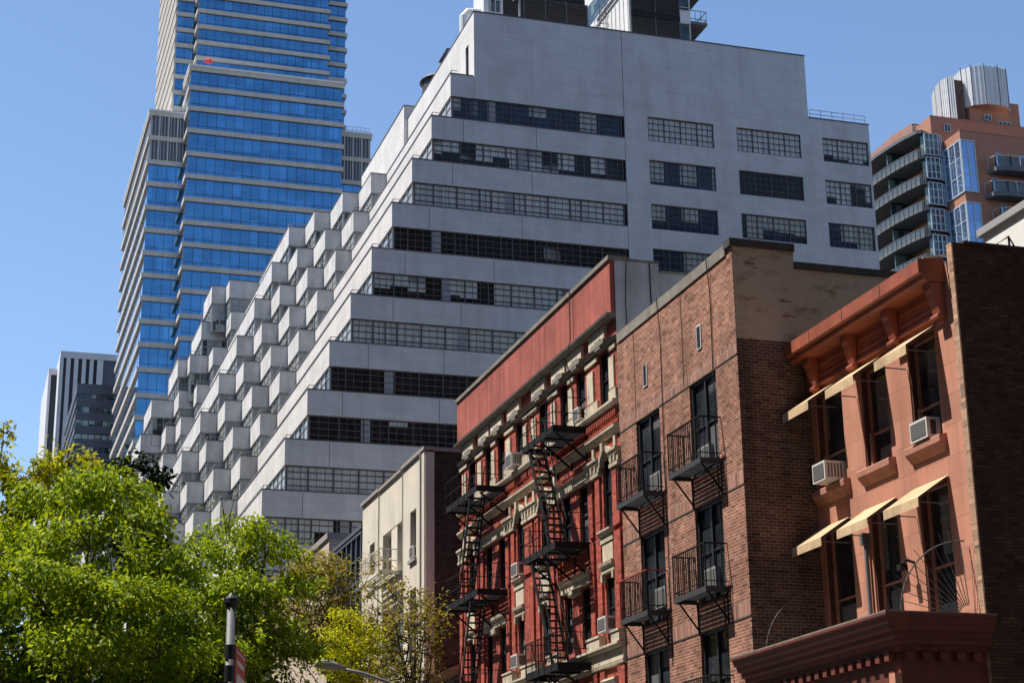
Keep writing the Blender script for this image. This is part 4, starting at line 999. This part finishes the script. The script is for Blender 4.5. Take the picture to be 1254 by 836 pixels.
mb = MB(); mb.box(16.44, 18.79, 29.25, 36.17, 6.6, 6.63); mb.build('flashing', 'tan_cope', B1)
def fan(y, label):
    # half wheel of iron spikes that stops people climbing round the end of the shop roof
    r = empty('spiked_guard', (18.1, y, 6.64), label, 'guard', 'spiked fan guards on the shop roof')
    c = (18.72, 6.66); R = 1.5; mb = MB()
    mb.tube([(c[0]-R*math.cos(t*PI/2/16), y, c[1]+R*math.sin(t*PI/2/16)) for t in range(17)], .016, 6); mb.build('arc', 'steel_frame', r)
    mb = MB()
    for k in range(12):
        t = PI/2*(k+.5)/12; ct, st_ = math.cos(t), math.sin(t)
        mb.tube([(c[0]-.25*ct, y, c[1]+.25*st_), (c[0]-1.72*ct, y, c[1]+1.72*st_)], [.011, .006], 5)
    mb.build('spike_row', 'steel_frame', r)
fan(30.05, 'iron spiked fan guard at the near end of the shop roof'); fan(36.0, 'iron spiked fan guard against the dark side wall of brick house')
r = empty('cable_coil', (17.9, 31.6, 6.64), 'loose black cable coil lying on the shop roof near the guard', 'cable')
mb = MB(); mb.tube([(17.6+.3*math.cos(t*.7)+t*.012, 31.9+.25*math.sin(t*.7)-t*.03, 6.72+.1*math.sin(t*1.3)) for t in range(40)], .02, 5); mb.build('loop', 'iron', r)
BH = empty('rooftop_bulkhead', (23.5, 31.8, 13.7), 'white rooftop bulkhead with grey fascia behind the dark brick parapet', 'bulkhead')
mb = MB(); mb.box(22, 26, 29.95, 33.36, 13.7, 15.99); mb.build('wall', 'bulk_white', BH)
mb = MB(); mb.box(21.9, 26.1, 29.9, 33.46, 15.99, 16.16); mb.build('fascia', 'bulk_grey', BH)
r = empty('antenna_brace', (21.7, 31.2, 13.7), 'thin dark triangular pipe brace before the white bulkhead', 'brace')
mb = MB(); mb.tube([(21.24, 32, 13.72), (21.24, 32, 13.75), (21.31, 32, 15.18), (21.75, 32, 15.47), (21.92, 32, 15.16), (22.0, 32, 14.9)], .022, 6); mb.build('stay', 'iron', r)
mb = MB(); mb.tube([(21.75, 32, 13.72), (21.75, 32, 15.47)], .025, 6); mb.build('post', 'iron', r)

# ---- cream stucco house
CR = empty('cream_house', (17, 70, 0), 'cream stucco house with white slatted balcony beyond the red house', 'building')
hol = [(65.9, 66.82, 14.22, 16.15), (65.9, 66.85, 10.6, 13.1), (68.15, 71.4, 14.1, 16.1), (72.9, 73.8, 14.2, 16.15), (68.15, 71.4, 10.4, 12.8), (72.9, 73.8, 10.6, 13.0)]
mb = MB(); mb.wall('x', 17, 64.5, 75.25, 0, 18.1, hol, .3); mb.box(16.95, 16.998, 64.5, 65.05, 0, 18.1); mb.box(17.0, 17.34, 64.46, 64.5, 0, 18.05); mb.build('wall', 'cream_stucco', CR)
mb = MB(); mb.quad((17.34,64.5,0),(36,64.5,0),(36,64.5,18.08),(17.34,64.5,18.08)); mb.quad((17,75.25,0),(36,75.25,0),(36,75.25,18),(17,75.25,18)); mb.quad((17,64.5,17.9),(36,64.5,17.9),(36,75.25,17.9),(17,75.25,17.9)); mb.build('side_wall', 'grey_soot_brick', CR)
mb = MB(); mb.box(16.9, 17.3, 64.42, 68.0, 18.12, 18.26); mb.box(16.9, 17.3, 68.05, 72.0, 18.08, 18.2); mb.box(16.9, 17.3, 72.05, 75.3, 18.12, 18.26); mb.box(17.3, 36, 64.42, 64.7, 18.1, 18.22); mb.build('coping', 'beige_cope', CR)
mb = MB(); mb.tube([(16.93, 64.95, 18.1), (16.93, 64.95, 2)], .05, 8); mb.tube([(16.96, 72.02, 18.1), (16.95, 72.05, 15), (16.96, 72, 3)], .025, 6); mb.tube([(16.97, 68.0, 18.1), (16.97, 67.98, 10)], .018, 6); mb.build('downpipe', 'beige_cope', CR)
for a, b, e, f in hol:
    sash_window(CR, 17, a, b, e, f, .28, 'row_pane', 'steel_frame' if b-a < 2 else 'cream_trim', double=b-a > 2, w=.07)
    mb = MB(); mb.box(16.9, 17, a-.08, b+.08, e-.12, e-.002); mb.build('sill', 'beige_cope', CR)
mb = MB(); mb.box(17.02, 17.25, 69.0, 70.0, 14.1, 16.1); mb.build('door_panel', 'cream_trim', CR)
mb = MB(); x0, x1, y0, y1, z = 16.05, 16.96, 68.18, 71.6, 13.95
mb.box(x0, x0+.07, y0, y1, z, z+.16)
for yy in (y0, y1-.07): mb.box(x0+.07, x1, yy, yy+.07, z, z+.16)
for i in range(6): xx = x0+.1+i*.14; mb.box(xx, xx+.075, y0+.071, y1-.071, z+.07, z+.11)
bl = mb.build('balcony', 'cream_trim', CR)
mb = MB()
for zz_ in (.55, 1.0):
    mb.bar((x0+.03, y0, z+zz_), (x0+.03, y1, z+zz_), .035); mb.bar((x0, y0+.03, z+zz_), (x1, y0+.03, z+zz_), .035); mb.bar((x0, y1-.03, z+zz_), (x1, y1-.03, z+zz_), .035)
for q in range(18): yy = y0+.03+(y1-y0-.06)*q/17; mb.bar((x0+.03, yy, z+.1), (x0+.03, yy, z+1), .016 if q % 4 else .035)
for q in range(5): xx = x0+(x1-x0)*q/5; mb.bar((xx, y0+.03, z+.1), (xx, y0+.03, z+1), .016)
mb.build('railing', 'cream_trim', bl)
for yy in (y0+.3, y1-.3):
    mb = MB(); mb.bar((x1, yy, z-.7), (x0+.1, yy, z), .05); mb.build('bracket', 'cream_trim', bl)
ac_unit(17, 65.95, 66.5, 14.25, 14.7, 'pale air conditioner in the narrow upper window of the cream house', .12)
# low shop in the gap
SH = empty('low_shop', (20, 62, 0), 'low brick shop with sloped brown roof edge between red and cream houses', 'building')
mb = MB(); mb.box(17.4, 30, 59.6, 64.4, 0, 9.4); mb.build('wall', 'side_brick', SH)
mb = MB(); mb.sweep_y([(16.7, 9.3), (17.5, 9.25), (19.5, 10.3), (19.4, 10.4)], 59.7, 64.35); mb.build('roof_edge', 'brown_trim', SH)
# dark glass infill and beige house
DG = empty('dark_infill_building', (17, 78.7, 0), 'dark steel and glass infill building between cream and beige houses', 'building')
mb = MB(); mb.box(17.1, 30, 75.3, 82.35, 0, 17.2); mb.build('wall', 'slab_dark', DG)
for i in range(5):
    z0 = 14.9 - i*2.45
    mb = MB(); mb.quad((17.07, 75.35, z0), (17.07, 82.3, z0), (17.07, 82.3, z0+2.2), (17.07, 75.35, z0+2.2)); w = mb.build('window', 'slab_dark', DG)
    mb = MB(); grid_frame(mb, 'x', 17.06, 75.35, 82.3, z0, z0+2.2, 1.0, [z0+1.1], .1, .1); mb.build('window_frame', 'dark_conc', w)
mb = MB(); mb.box(16.95, 30, 75.3, 82.35, 17.2, 17.36); mb.build('coping', 'dark_conc', DG)
BG = empty('beige_house', (17, 88, 0), 'low beige stucco house with grey coping beyond the dark infill building', 'building')
mb = MB(); mb.box(17, 30, 82.4, 97, 0, 18.1); mb.build('wall', 'beige', BG)
mb = MB(); mb.box(16.9, 30.1, 82.36, 97.1, 18.1, 18.38); mb.build('coping', 'beige_cope', BG)
# ------------------------------------------------------------------ unseen buildings added round the camera to block sky light
def block(x0, x1, y0, y1, h, mat, label, face):
    r = empty('sky_blocker', ((x0+x1)/2, (y0+y1)/2, 0), label, 'building')
    mb = MB(); mb.box(x0, x1, y0, y1, 0, h); mb.build('wall', mat, r)
    mb = MB(); mb.box(x0-.3, x1+.3, y0-.3, y1+.3, h, h+.8); mb.build('cornice', 'brown_trim', r)
    for i in range(int(h/3.4)-1):
        z = 4.5+i*3.4
        mb = MB()
        if face == 'x':
            n = int((y1-y0)/3)
            for q in range(n): y = y0+1+q*3; mb.box(x1-.05, x1+.03, y, y+1.2, z, z+1.9)
        else:
            n = int((x1-x0)/3)
            for q in range(n): x = x0+1+q*3; mb.box(x, x+1.2, y1-.05, y1+.03, z, z+1.9)
        mb.build('window_row', 'row_pane', r)
block(-66, -40, -46, 36, 74, 'side_brick', 'added unseen brown brick building blocking sky light across the avenue left of the frame', 'x')
block(-66, -40, 36.5, 112, 71, 'dark_conc', 'added unseen slate grey building blocking sky light across the avenue farther up', 'x')
block(-66, -40, 112.5, 190, 66, 'side_brick', 'added unseen brown brick building blocking sky light across the avenue beyond the slate one', 'x')
block(-34, 10, -74, -34, 118, 'dark_conc', 'added unseen tall slate tower blocking sky light behind the camera', 'y')
block(12, 62, -75, -30, 104, 'side_brick', 'added unseen tall brown tower blocking sky light behind the camera to the right', 'y')
block(64, 130, -70, -26, 96, 'dark_conc', 'added unseen broad slate tower blocking sky light behind the camera far to the right', 'y')
block(31, 70, -20, 14, 34, 'side_brick', 'added unseen brown brick building blocking sky light right of the frame facing the brownstone', 'y')
# ------------------------------------------------------------------ trees
LG = leafmat('fresh_green_leaf', [(.055, .10, .008), (.19, .29, .014), (.38, .48, .022), (.60, .64, .045)], .38)
LY = leafmat('yellow_green_leaf', [(.14, .18, .012), (.28, .32, .018), (.40, .40, .025), (.48, .42, .04)], .5)
LL = leafmat('lime_leaf', [(.20, .25, .012), (.36, .41, .018), (.48, .50, .025), (.55, .52, .04)], .5)
LO = leafmat('olive_bronze_leaf', [(.12, .12, .025), (.22, .21, .045), (.31, .27, .06), (.34, .22, .08)], .42)
LD = leafmat('dark_maple_leaf', [(.008, .020, .005), (.016, .034, .008), (.026, .045, .010)], .15)
def leaves(rng, clumps, per, ll, lw, droop, twig=7, spread=.14, void=(-1.0, 1.)):
    V = []; T = []
    for (c, r, flat) in clumps:
        nt_ = max(6, int(per*r*r))
        d = rng.normal(size=(nt_, 3)); d /= np.linalg.norm(d, axis=1)[:, None]
        d[:, 2] = np.where(d[:, 2] < -.12, -d[:, 2]*.8, d[:, 2])
        rad = r*(1 - .42*rng.uniform(0, 1, nt_)**1.8)
        # lumpy outline
        rad *= 1 + .22*np.sin(d[:, 0]*5+c[0]*3)*np.cos(d[:, 1]*4+c[2]*5)
        tip = np.array(c) + d*rad[:, None]*np.array([1, 1, flat])
        tn = rng.uniform(-.16, .16, nt_)
        for q in range(twig):
            o = rng.normal(size=(nt_, 3))*spread; p = tip + o
            h = d*np.array([1, 1, .25]) + rng.normal(size=(nt_, 3))*.75; h[:, 2] -= droop
            h /= np.linalg.norm(h, axis=1)[:, None]
            s = np.cross(h, rng.normal(size=(nt_, 3))*.55 + np.array([0, 0, 1.])); s /= np.linalg.norm(s, axis=1)[:, None]+1e-9
            n = np.cross(s, h)
            L = ll*rng.uniform(.6, 1.2, nt_)[:, None]; Wd = lw*rng.uniform(.7, 1.2, nt_)[:, None]
            b = p; t = p + h*L - n*L*.12
            m = p + h*L*.42
            V.append(np.stack([b, m + s*Wd*.5 + n*Wd*.18, t, m - s*Wd*.5 + n*Wd*.18], 1))
            T.append(np.clip(.42 + tn + rng.normal(size=nt_)*.2, 0, 1))
    V = np.concatenate(V); T = np.concatenate(T)
    # airy voids between the leaf sprays
    f = np.zeros(len(V)); c = V.mean(1)
    for k in range(7):
        w_ = rng.normal(size=3); w_ /= np.linalg.norm(w_); f += np.sin(c @ w_*(2*PI/rng.uniform(.55, 1.25)*void[1]) + rng.uniform(0, 6.28))
    keep = f > void[0]
    return V[keep], T[keep]
def leaf_object(V, T, mat, parent, name='crown'):
    off = wloc(parent); V = V - np.array(off); n = len(V)
    me = bpy.data.meshes.new(name)
    me.vertices.add(4*n); me.vertices.foreach_set('co', V.reshape(-1).astype(np.float32))
    me.loops.add(4*n); me.loops.foreach_set('vertex_index', np.arange(4*n, dtype=np.int32))
    me.polygons.add(n); me.polygons.foreach_set('loop_start', np.arange(0, 4*n, 4, dtype=np.int32)); me.polygons.foreach_set('loop_total', np.full(n, 4, dtype=np.int32))
    a = me.attributes.new('tone', 'FLOAT', 'FACE'); a.data.foreach_set('value', T.astype(np.float32))
    me.materials.append(mat); me.update(calc_edges=True); me.validate()
    o = bpy.data.objects.new(name, me); COL.objects.link(o); o.parent = parent
    return o
def tree(name, label, base, top, ells, mat, seed, nclump, rr, per, ll, lw, droop=.7, flat=.6, extra=(), trunk_r=.16, sep=.75, twig=7, spread=.14, group=None, twigs=0, void=(-1.0, 1.), fill=0):
    rng = np.random.default_rng(seed); rnd = random.Random(seed)
    r = empty(name, (base[0], base[1], .14), label, 'tree', group)
    cl = list(extra)
    tot = sum(e[1][0]*e[1][1]*e[1][2] for e in ells)
    for (c, e) in ells:
        want = int(nclump*e[0]*e[1]*e[2]/tot); got = 0; tries = 0
        while got < want and tries < 4000:
            tries += 1
            d = rng.normal(size=3); d /= np.linalg.norm(d); rad = rng.uniform(.35, 1)**.45
            p = np.array(c) + d*rad*np.array(e)
            q = rnd.uniform(*rr)
            if all(np.linalg.norm((p-np.array(k[0]))*np.array([1, 1, 1.3])) > sep*(q+k[1])*.72 for k in cl):
                cl.append((tuple(p), q, flat*rnd.uniform(.8, 1.2))); got += 1
    V, T = leaves(rng, cl, per, ll, lw, droop, twig, spread, void)
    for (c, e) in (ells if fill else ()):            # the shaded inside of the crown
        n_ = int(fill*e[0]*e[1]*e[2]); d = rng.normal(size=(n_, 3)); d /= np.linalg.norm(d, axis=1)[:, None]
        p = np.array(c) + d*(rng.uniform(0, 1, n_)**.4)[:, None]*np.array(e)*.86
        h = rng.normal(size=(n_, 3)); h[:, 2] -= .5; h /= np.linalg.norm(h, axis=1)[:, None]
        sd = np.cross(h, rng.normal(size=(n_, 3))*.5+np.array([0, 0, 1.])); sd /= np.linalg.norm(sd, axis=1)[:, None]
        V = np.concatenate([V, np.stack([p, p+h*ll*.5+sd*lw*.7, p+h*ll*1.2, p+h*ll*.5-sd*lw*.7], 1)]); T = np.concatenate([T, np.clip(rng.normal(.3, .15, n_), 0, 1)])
    # trunk and limbs
    mb = MB(); fork = (base[0]*.7+top[0]*.3, base[1]*.7+top[1]*.3, .14+(top[2]-.14)*.42)
    mb.tube([(base[0], base[1], .14), (base[0]+.03, base[1], 1.0), fork, top], [trunk_r*1.2, trunk_r, trunk_r*.8, trunk_r*.3], 10)
    mb.build('trunk', 'bark', r, smooth=True)
    mb = MB()
    for (c, q, f) in cl:
        t = rnd.uniform(.15, .9); s = Vector(fork).lerp(Vector(top), t); e = Vector(c)
        mid = s.lerp(e, .55) + Vector((rnd.uniform(-.15, .15), rnd.uniform(-.15, .15), -.12*(e-s).length+rnd.uniform(0, .2)))
        mb.tube([s, s.lerp(mid, .6), mid.lerp(e, .3), e], [trunk_r*.32, trunk_r*.24, trunk_r*.15, trunk_r*.06], 5)
        for k in range(4 + twigs):
            d = Vector((rnd.gauss(0, 1), rnd.gauss(0, 1), abs(rnd.gauss(.3, .6)))).normalized()
            mb.tube([e, e + d*q*.5 + Vector((0, 0, .03)), e + d*q*rnd.uniform(.8, 1.15)], [.012, .008, .004], 4)
    mb.build('limb', 'bark', r)
    leaf_object(V, T, mat, r)
    return r
tree('street_tree', 'broad leafy fresh green street tree filling the lower left, in front', (1.6, 28, 0), (1.6, 28, 6.8),
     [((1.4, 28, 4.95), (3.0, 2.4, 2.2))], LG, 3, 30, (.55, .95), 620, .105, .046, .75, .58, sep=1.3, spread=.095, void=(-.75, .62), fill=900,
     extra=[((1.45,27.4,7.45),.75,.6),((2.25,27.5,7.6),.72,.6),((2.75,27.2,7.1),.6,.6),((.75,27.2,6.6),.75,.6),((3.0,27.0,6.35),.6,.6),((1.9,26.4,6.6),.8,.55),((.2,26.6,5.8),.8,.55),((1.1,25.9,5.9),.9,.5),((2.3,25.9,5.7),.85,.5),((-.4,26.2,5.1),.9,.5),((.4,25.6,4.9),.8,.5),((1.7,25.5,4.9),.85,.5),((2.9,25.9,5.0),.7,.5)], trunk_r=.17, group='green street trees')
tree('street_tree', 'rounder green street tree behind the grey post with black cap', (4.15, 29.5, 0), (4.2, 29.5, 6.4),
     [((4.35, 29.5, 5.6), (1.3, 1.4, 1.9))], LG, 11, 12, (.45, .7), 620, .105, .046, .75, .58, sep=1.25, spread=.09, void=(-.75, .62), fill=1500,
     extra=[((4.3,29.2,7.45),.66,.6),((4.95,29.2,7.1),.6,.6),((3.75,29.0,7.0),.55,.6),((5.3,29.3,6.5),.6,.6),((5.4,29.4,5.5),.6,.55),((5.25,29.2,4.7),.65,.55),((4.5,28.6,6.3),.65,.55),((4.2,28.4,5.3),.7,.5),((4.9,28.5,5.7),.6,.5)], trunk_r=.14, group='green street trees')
tree('street_tree', 'thin yellow green tree at the left edge reaching up before the sky', (.6, 34, 0), (.7, 34, 9.0),
     [((.35, 34, 8.1), (1.1, 1.2, 1.55))], LY, 5, 18, (.32, .5), 420, .16, .062, .75, .65,
     extra=[((.95,34,9.15),.36,.5),((1.35,34,9.35),.4,.6),((1.95,33.9,9.5),.45,.55),((2.35,33.8,9.25),.42,.55),((1.3,34,8.6),.5,.6),((.15,34,9.7),.42,.6),((-.1,34,9.1),.5,.6),((.75,34,10.15),.2,.5),((1.7,33.8,8.7),.4,.6),((.3,33.6,8.3),.5,.6)], trunk_r=.12, twigs=3)
tree('street_tree', 'small dark leaved maple peeping out between green tree and balconies', (3.9, 40, 0), (3.9, 40, 10.6),
     [((3.75, 40, 9.7), (.8, 1.0, 1.1))], LD, 8, 7, (.4, .6), 260, .17, .12, .5, .6,
     extra=[((3.75,40,10.95),.36,.6),((4.05,40,10.65),.38,.6),((4.2,40,11.05),.16,.6),((4.4,40,10.8),.18,.6)], trunk_r=.12)
tree('pavement_tree', 'sparse olive bronze young tree before beige and dark glass buildings', (13.3, 53, 0), (10.9, 53, 10.6),
     [((10.6, 53, 9.7), (1.5, 1.3, 1.9))], LO, 21, 46, (.3, .55), 270, .15, .068, .35, .85, extra=[((12.3,53,11.4),.28,.7),((12.4,53,10.7),.25,.7),((11.3,53,11.3),.4,.7),((10.4,53,11.5),.4,.7)], trunk_r=.1, twig=5, spread=.2, twigs=6, group='bronze young trees')
tree('pavement_tree', 'sparse bronze twiggy young tree before the cream house', (13.6, 51, 0), (12.9, 51, 9.6),
     [((12.75, 51, 8.6), (1.25, 1.2, 1.9))], LO, 22, 44, (.26, .46), 260, .14, .062, .3, .9, extra=[((12.4,51,10.4),.3,.7),((13.2,51,9.9),.3,.7),((13.85,51,9.3),.26,.7),((11.8,51,10.1),.3,.7)], trunk_r=.1, twig=4, spread=.2, twigs=8, group='bronze young trees')
tree('pavement_tree', 'small bright lime tree glowing between the two bronze trees', (10.9, 48, 0), (10.5, 48, 9.0),
     [((10.45, 48, 8.1), (.78, .8, .85))], LL, 23, 16, (.3, .45), 380, .11, .05, .6, .7, extra=[((9.95,48,8.6),.34,.6),((10.35,48,9.05),.38,.6),((10.85,48,8.75),.36,.6),((9.95,48,7.7),.36,.6)], trunk_r=.08, spread=.12)
# ------------------------------------------------------------------ street furniture
r = empty('sign_post', (3.18, 21, .14), 'grey post with black cap and black bands carrying a red sign', 'post')
mb = MB(); mb.tube([(3.18, 21, .14), (3.18, 21, 5.02)], .052, 16); mb.build('pole', 'post_grey', r, smooth=True)
mb = MB(); mb.tube([(3.18, 21, 4.98), (3.18, 21, 5.02), (3.18, 21, 5.07), (3.18, 21, 5.10), (3.18, 21, 5.14)], [.07, .085, .085, .05, .02], 16); mb.build('cap', 'black_band', r)
for a, b in ((4.36, 4.53), (4.10, 4.29)):
    mb = MB(); mb.tube([(3.18, 21, a), (3.18, 21, b)], .061, 16); mb.build('band', 'black_band', r)
dx, dy = math.sin(math.radians(15.4)), math.cos(math.radians(15.4))
SG = empty('red_sign', (3.25, 21.0, 3.3), 'red sign with pale lettering fixed to the grey banded post', 'sign')
A = Vector((3.235, 20.98, 0)); Bv = A + Vector((dx, dy, 0))*1.05; nrm = Vector((dy, -dx, 0))
mb = MB(); P = lambda t, z, o: tuple(A.lerp(Bv, t) + nrm*o + Vector((0, 0, z)))
mb.add([P(0, 3.45, -.01), P(1, 3.45, -.01), P(1, 4.53, -.01), P(0, 4.53, -.01), P(0, 3.45, .01), P(1, 3.45, .01), P(1, 4.53, .01), P(0, 4.53, .01)], [(0,1,2,3), (7,6,5,4), (0,4,5,1), (3,2,6,7), (0,3,7,4), (1,5,6,2)])
mb.build('panel', 'sign_red', SG)
mb = MB()
for (t0, t1, z0, z1) in ((.12, .8, 4.32, 4.38), (.12, .9, 4.10, 4.22), (.12, .7, 3.9, 3.98), (.12, .9, 3.66, 3.76), (.05, .95, 4.46, 4.48)):
    for sgn in (-1, 1):
        mb.add([P(t0, z0, .014*sgn), P(t1, z0, .014*sgn), P(t1, z1, .014*sgn), P(t0, z1, .014*sgn)], [(0, 1, 2, 3)])
mb.build('lettering', 'sign_white', SG)
r = empty('street_lamp', (12.95, 45, .14), 'grey cobra head street lamp on a long curved arm before bronze trees', 'street lamp')
mb = MB(); mb.tube([(12.95, 45, .14), (12.95, 45, 2), (12.95, 45, 6.0)], [.1, .085, .06], 12); mb.build('pole', 'lamp_metal', r, smooth=True)
mb = MB(); mb.tube([(12.95, 45, 5.7), (12.5, 45, 6.12), (11.7, 45, 6.6), (10.9, 45, 6.98), (10.2, 45, 7.2), (9.55, 45, 7.32)], [.055, .05, .045, .042, .04, .04], 10); mb.build('arm', 'lamp_metal', r, smooth=True)
mb = MB(); mb.tube([(9.75, 45, 7.31), (9.6, 45, 7.34), (9.4, 45, 7.38), (9.15, 45, 7.40), (9.0, 45, 7.38), (8.96, 45, 7.36)], [.045, .075, .115, .12, .08, .02], 12); mb.build('lamp_head', 'lamp_metal', r, smooth=True)
mb = MB(); mb.tube([(9.5, 45, 7.48), (9.5, 45, 7.56)], .035, 8); mb.build('sensor', 'black_band', r)

# ------------------------------------------------------------------ camera, sun and sky
F, PITCH, ROLL, YAW = 2188.85, 3.02139141e-01, -1.48886695e-02, 3.08378671e-01
cy, sy, cp, sp, cr, sr = math.cos(YAW), math.sin(YAW), math.cos(PITCH), math.sin(PITCH), math.cos(ROLL), math.sin(ROLL)
fw = Vector((sy*cp, cy*cp, sp)); r0 = Vector((cy, -sy, 0)); u0 = Vector((-sy*sp, -cy*sp, cp))
rt = r0*cr + u0*sr; up = u0*cr - r0*sr
cam = bpy.data.cameras.new('camera'); co = bpy.data.objects.new('camera', cam); COL.objects.link(co)
cam.sensor_width = 36; cam.lens = 36*F/1254; cam.clip_end = 6000; cam.clip_start = .1
mw = Matrix(((rt.x, up.x, -fw.x, 0), (rt.y, up.y, -fw.y, 0), (rt.z, up.z, -fw.z, 1.65), (0, 0, 0, 1)))
co.matrix_world = mw; S.camera = co
SUN = Vector((-1, .33, 1.8)).normalized()          # towards the sun
ELEV = math.asin(SUN.z); AZ = math.atan2(SUN.x, SUN.y)
sl = bpy.data.lights.new('sun', 'SUN'); sl.energy = 5.0; sl.angle = math.radians(.53); sl.color = (1.0, .93, .83)
so = bpy.data.objects.new('sun', sl); COL.objects.link(so); so.rotation_euler = SUN.to_track_quat('Z', 'Y').to_euler(); so.location = (-50, 20, 120)
w = bpy.data.worlds.new('World'); S.world = w; w.use_nodes = True; nt = w.node_tree
bg = nt.nodes['Background']; sk = nt.nodes.new('ShaderNodeTexSky'); sk.sky_type = 'NISHITA'; sk.sun_disc = False
sk.sun_elevation = ELEV; sk.sun_rotation = AZ; sk.air_density = 1.0; sk.dust_density = .15; sk.ozone_density = 3.8; sk.altitude = 10
nt.links.new(sk.outputs[0], bg.inputs[0]); bg.inputs[1].default_value = .13
S.view_settings.view_transform = 'Standard'; S.view_settings.look = 'None'; S.view_settings.gamma = 1; S.view_settings.exposure = .52
S.cycles.max_bounces = 6; S.cycles.use_denoising = True
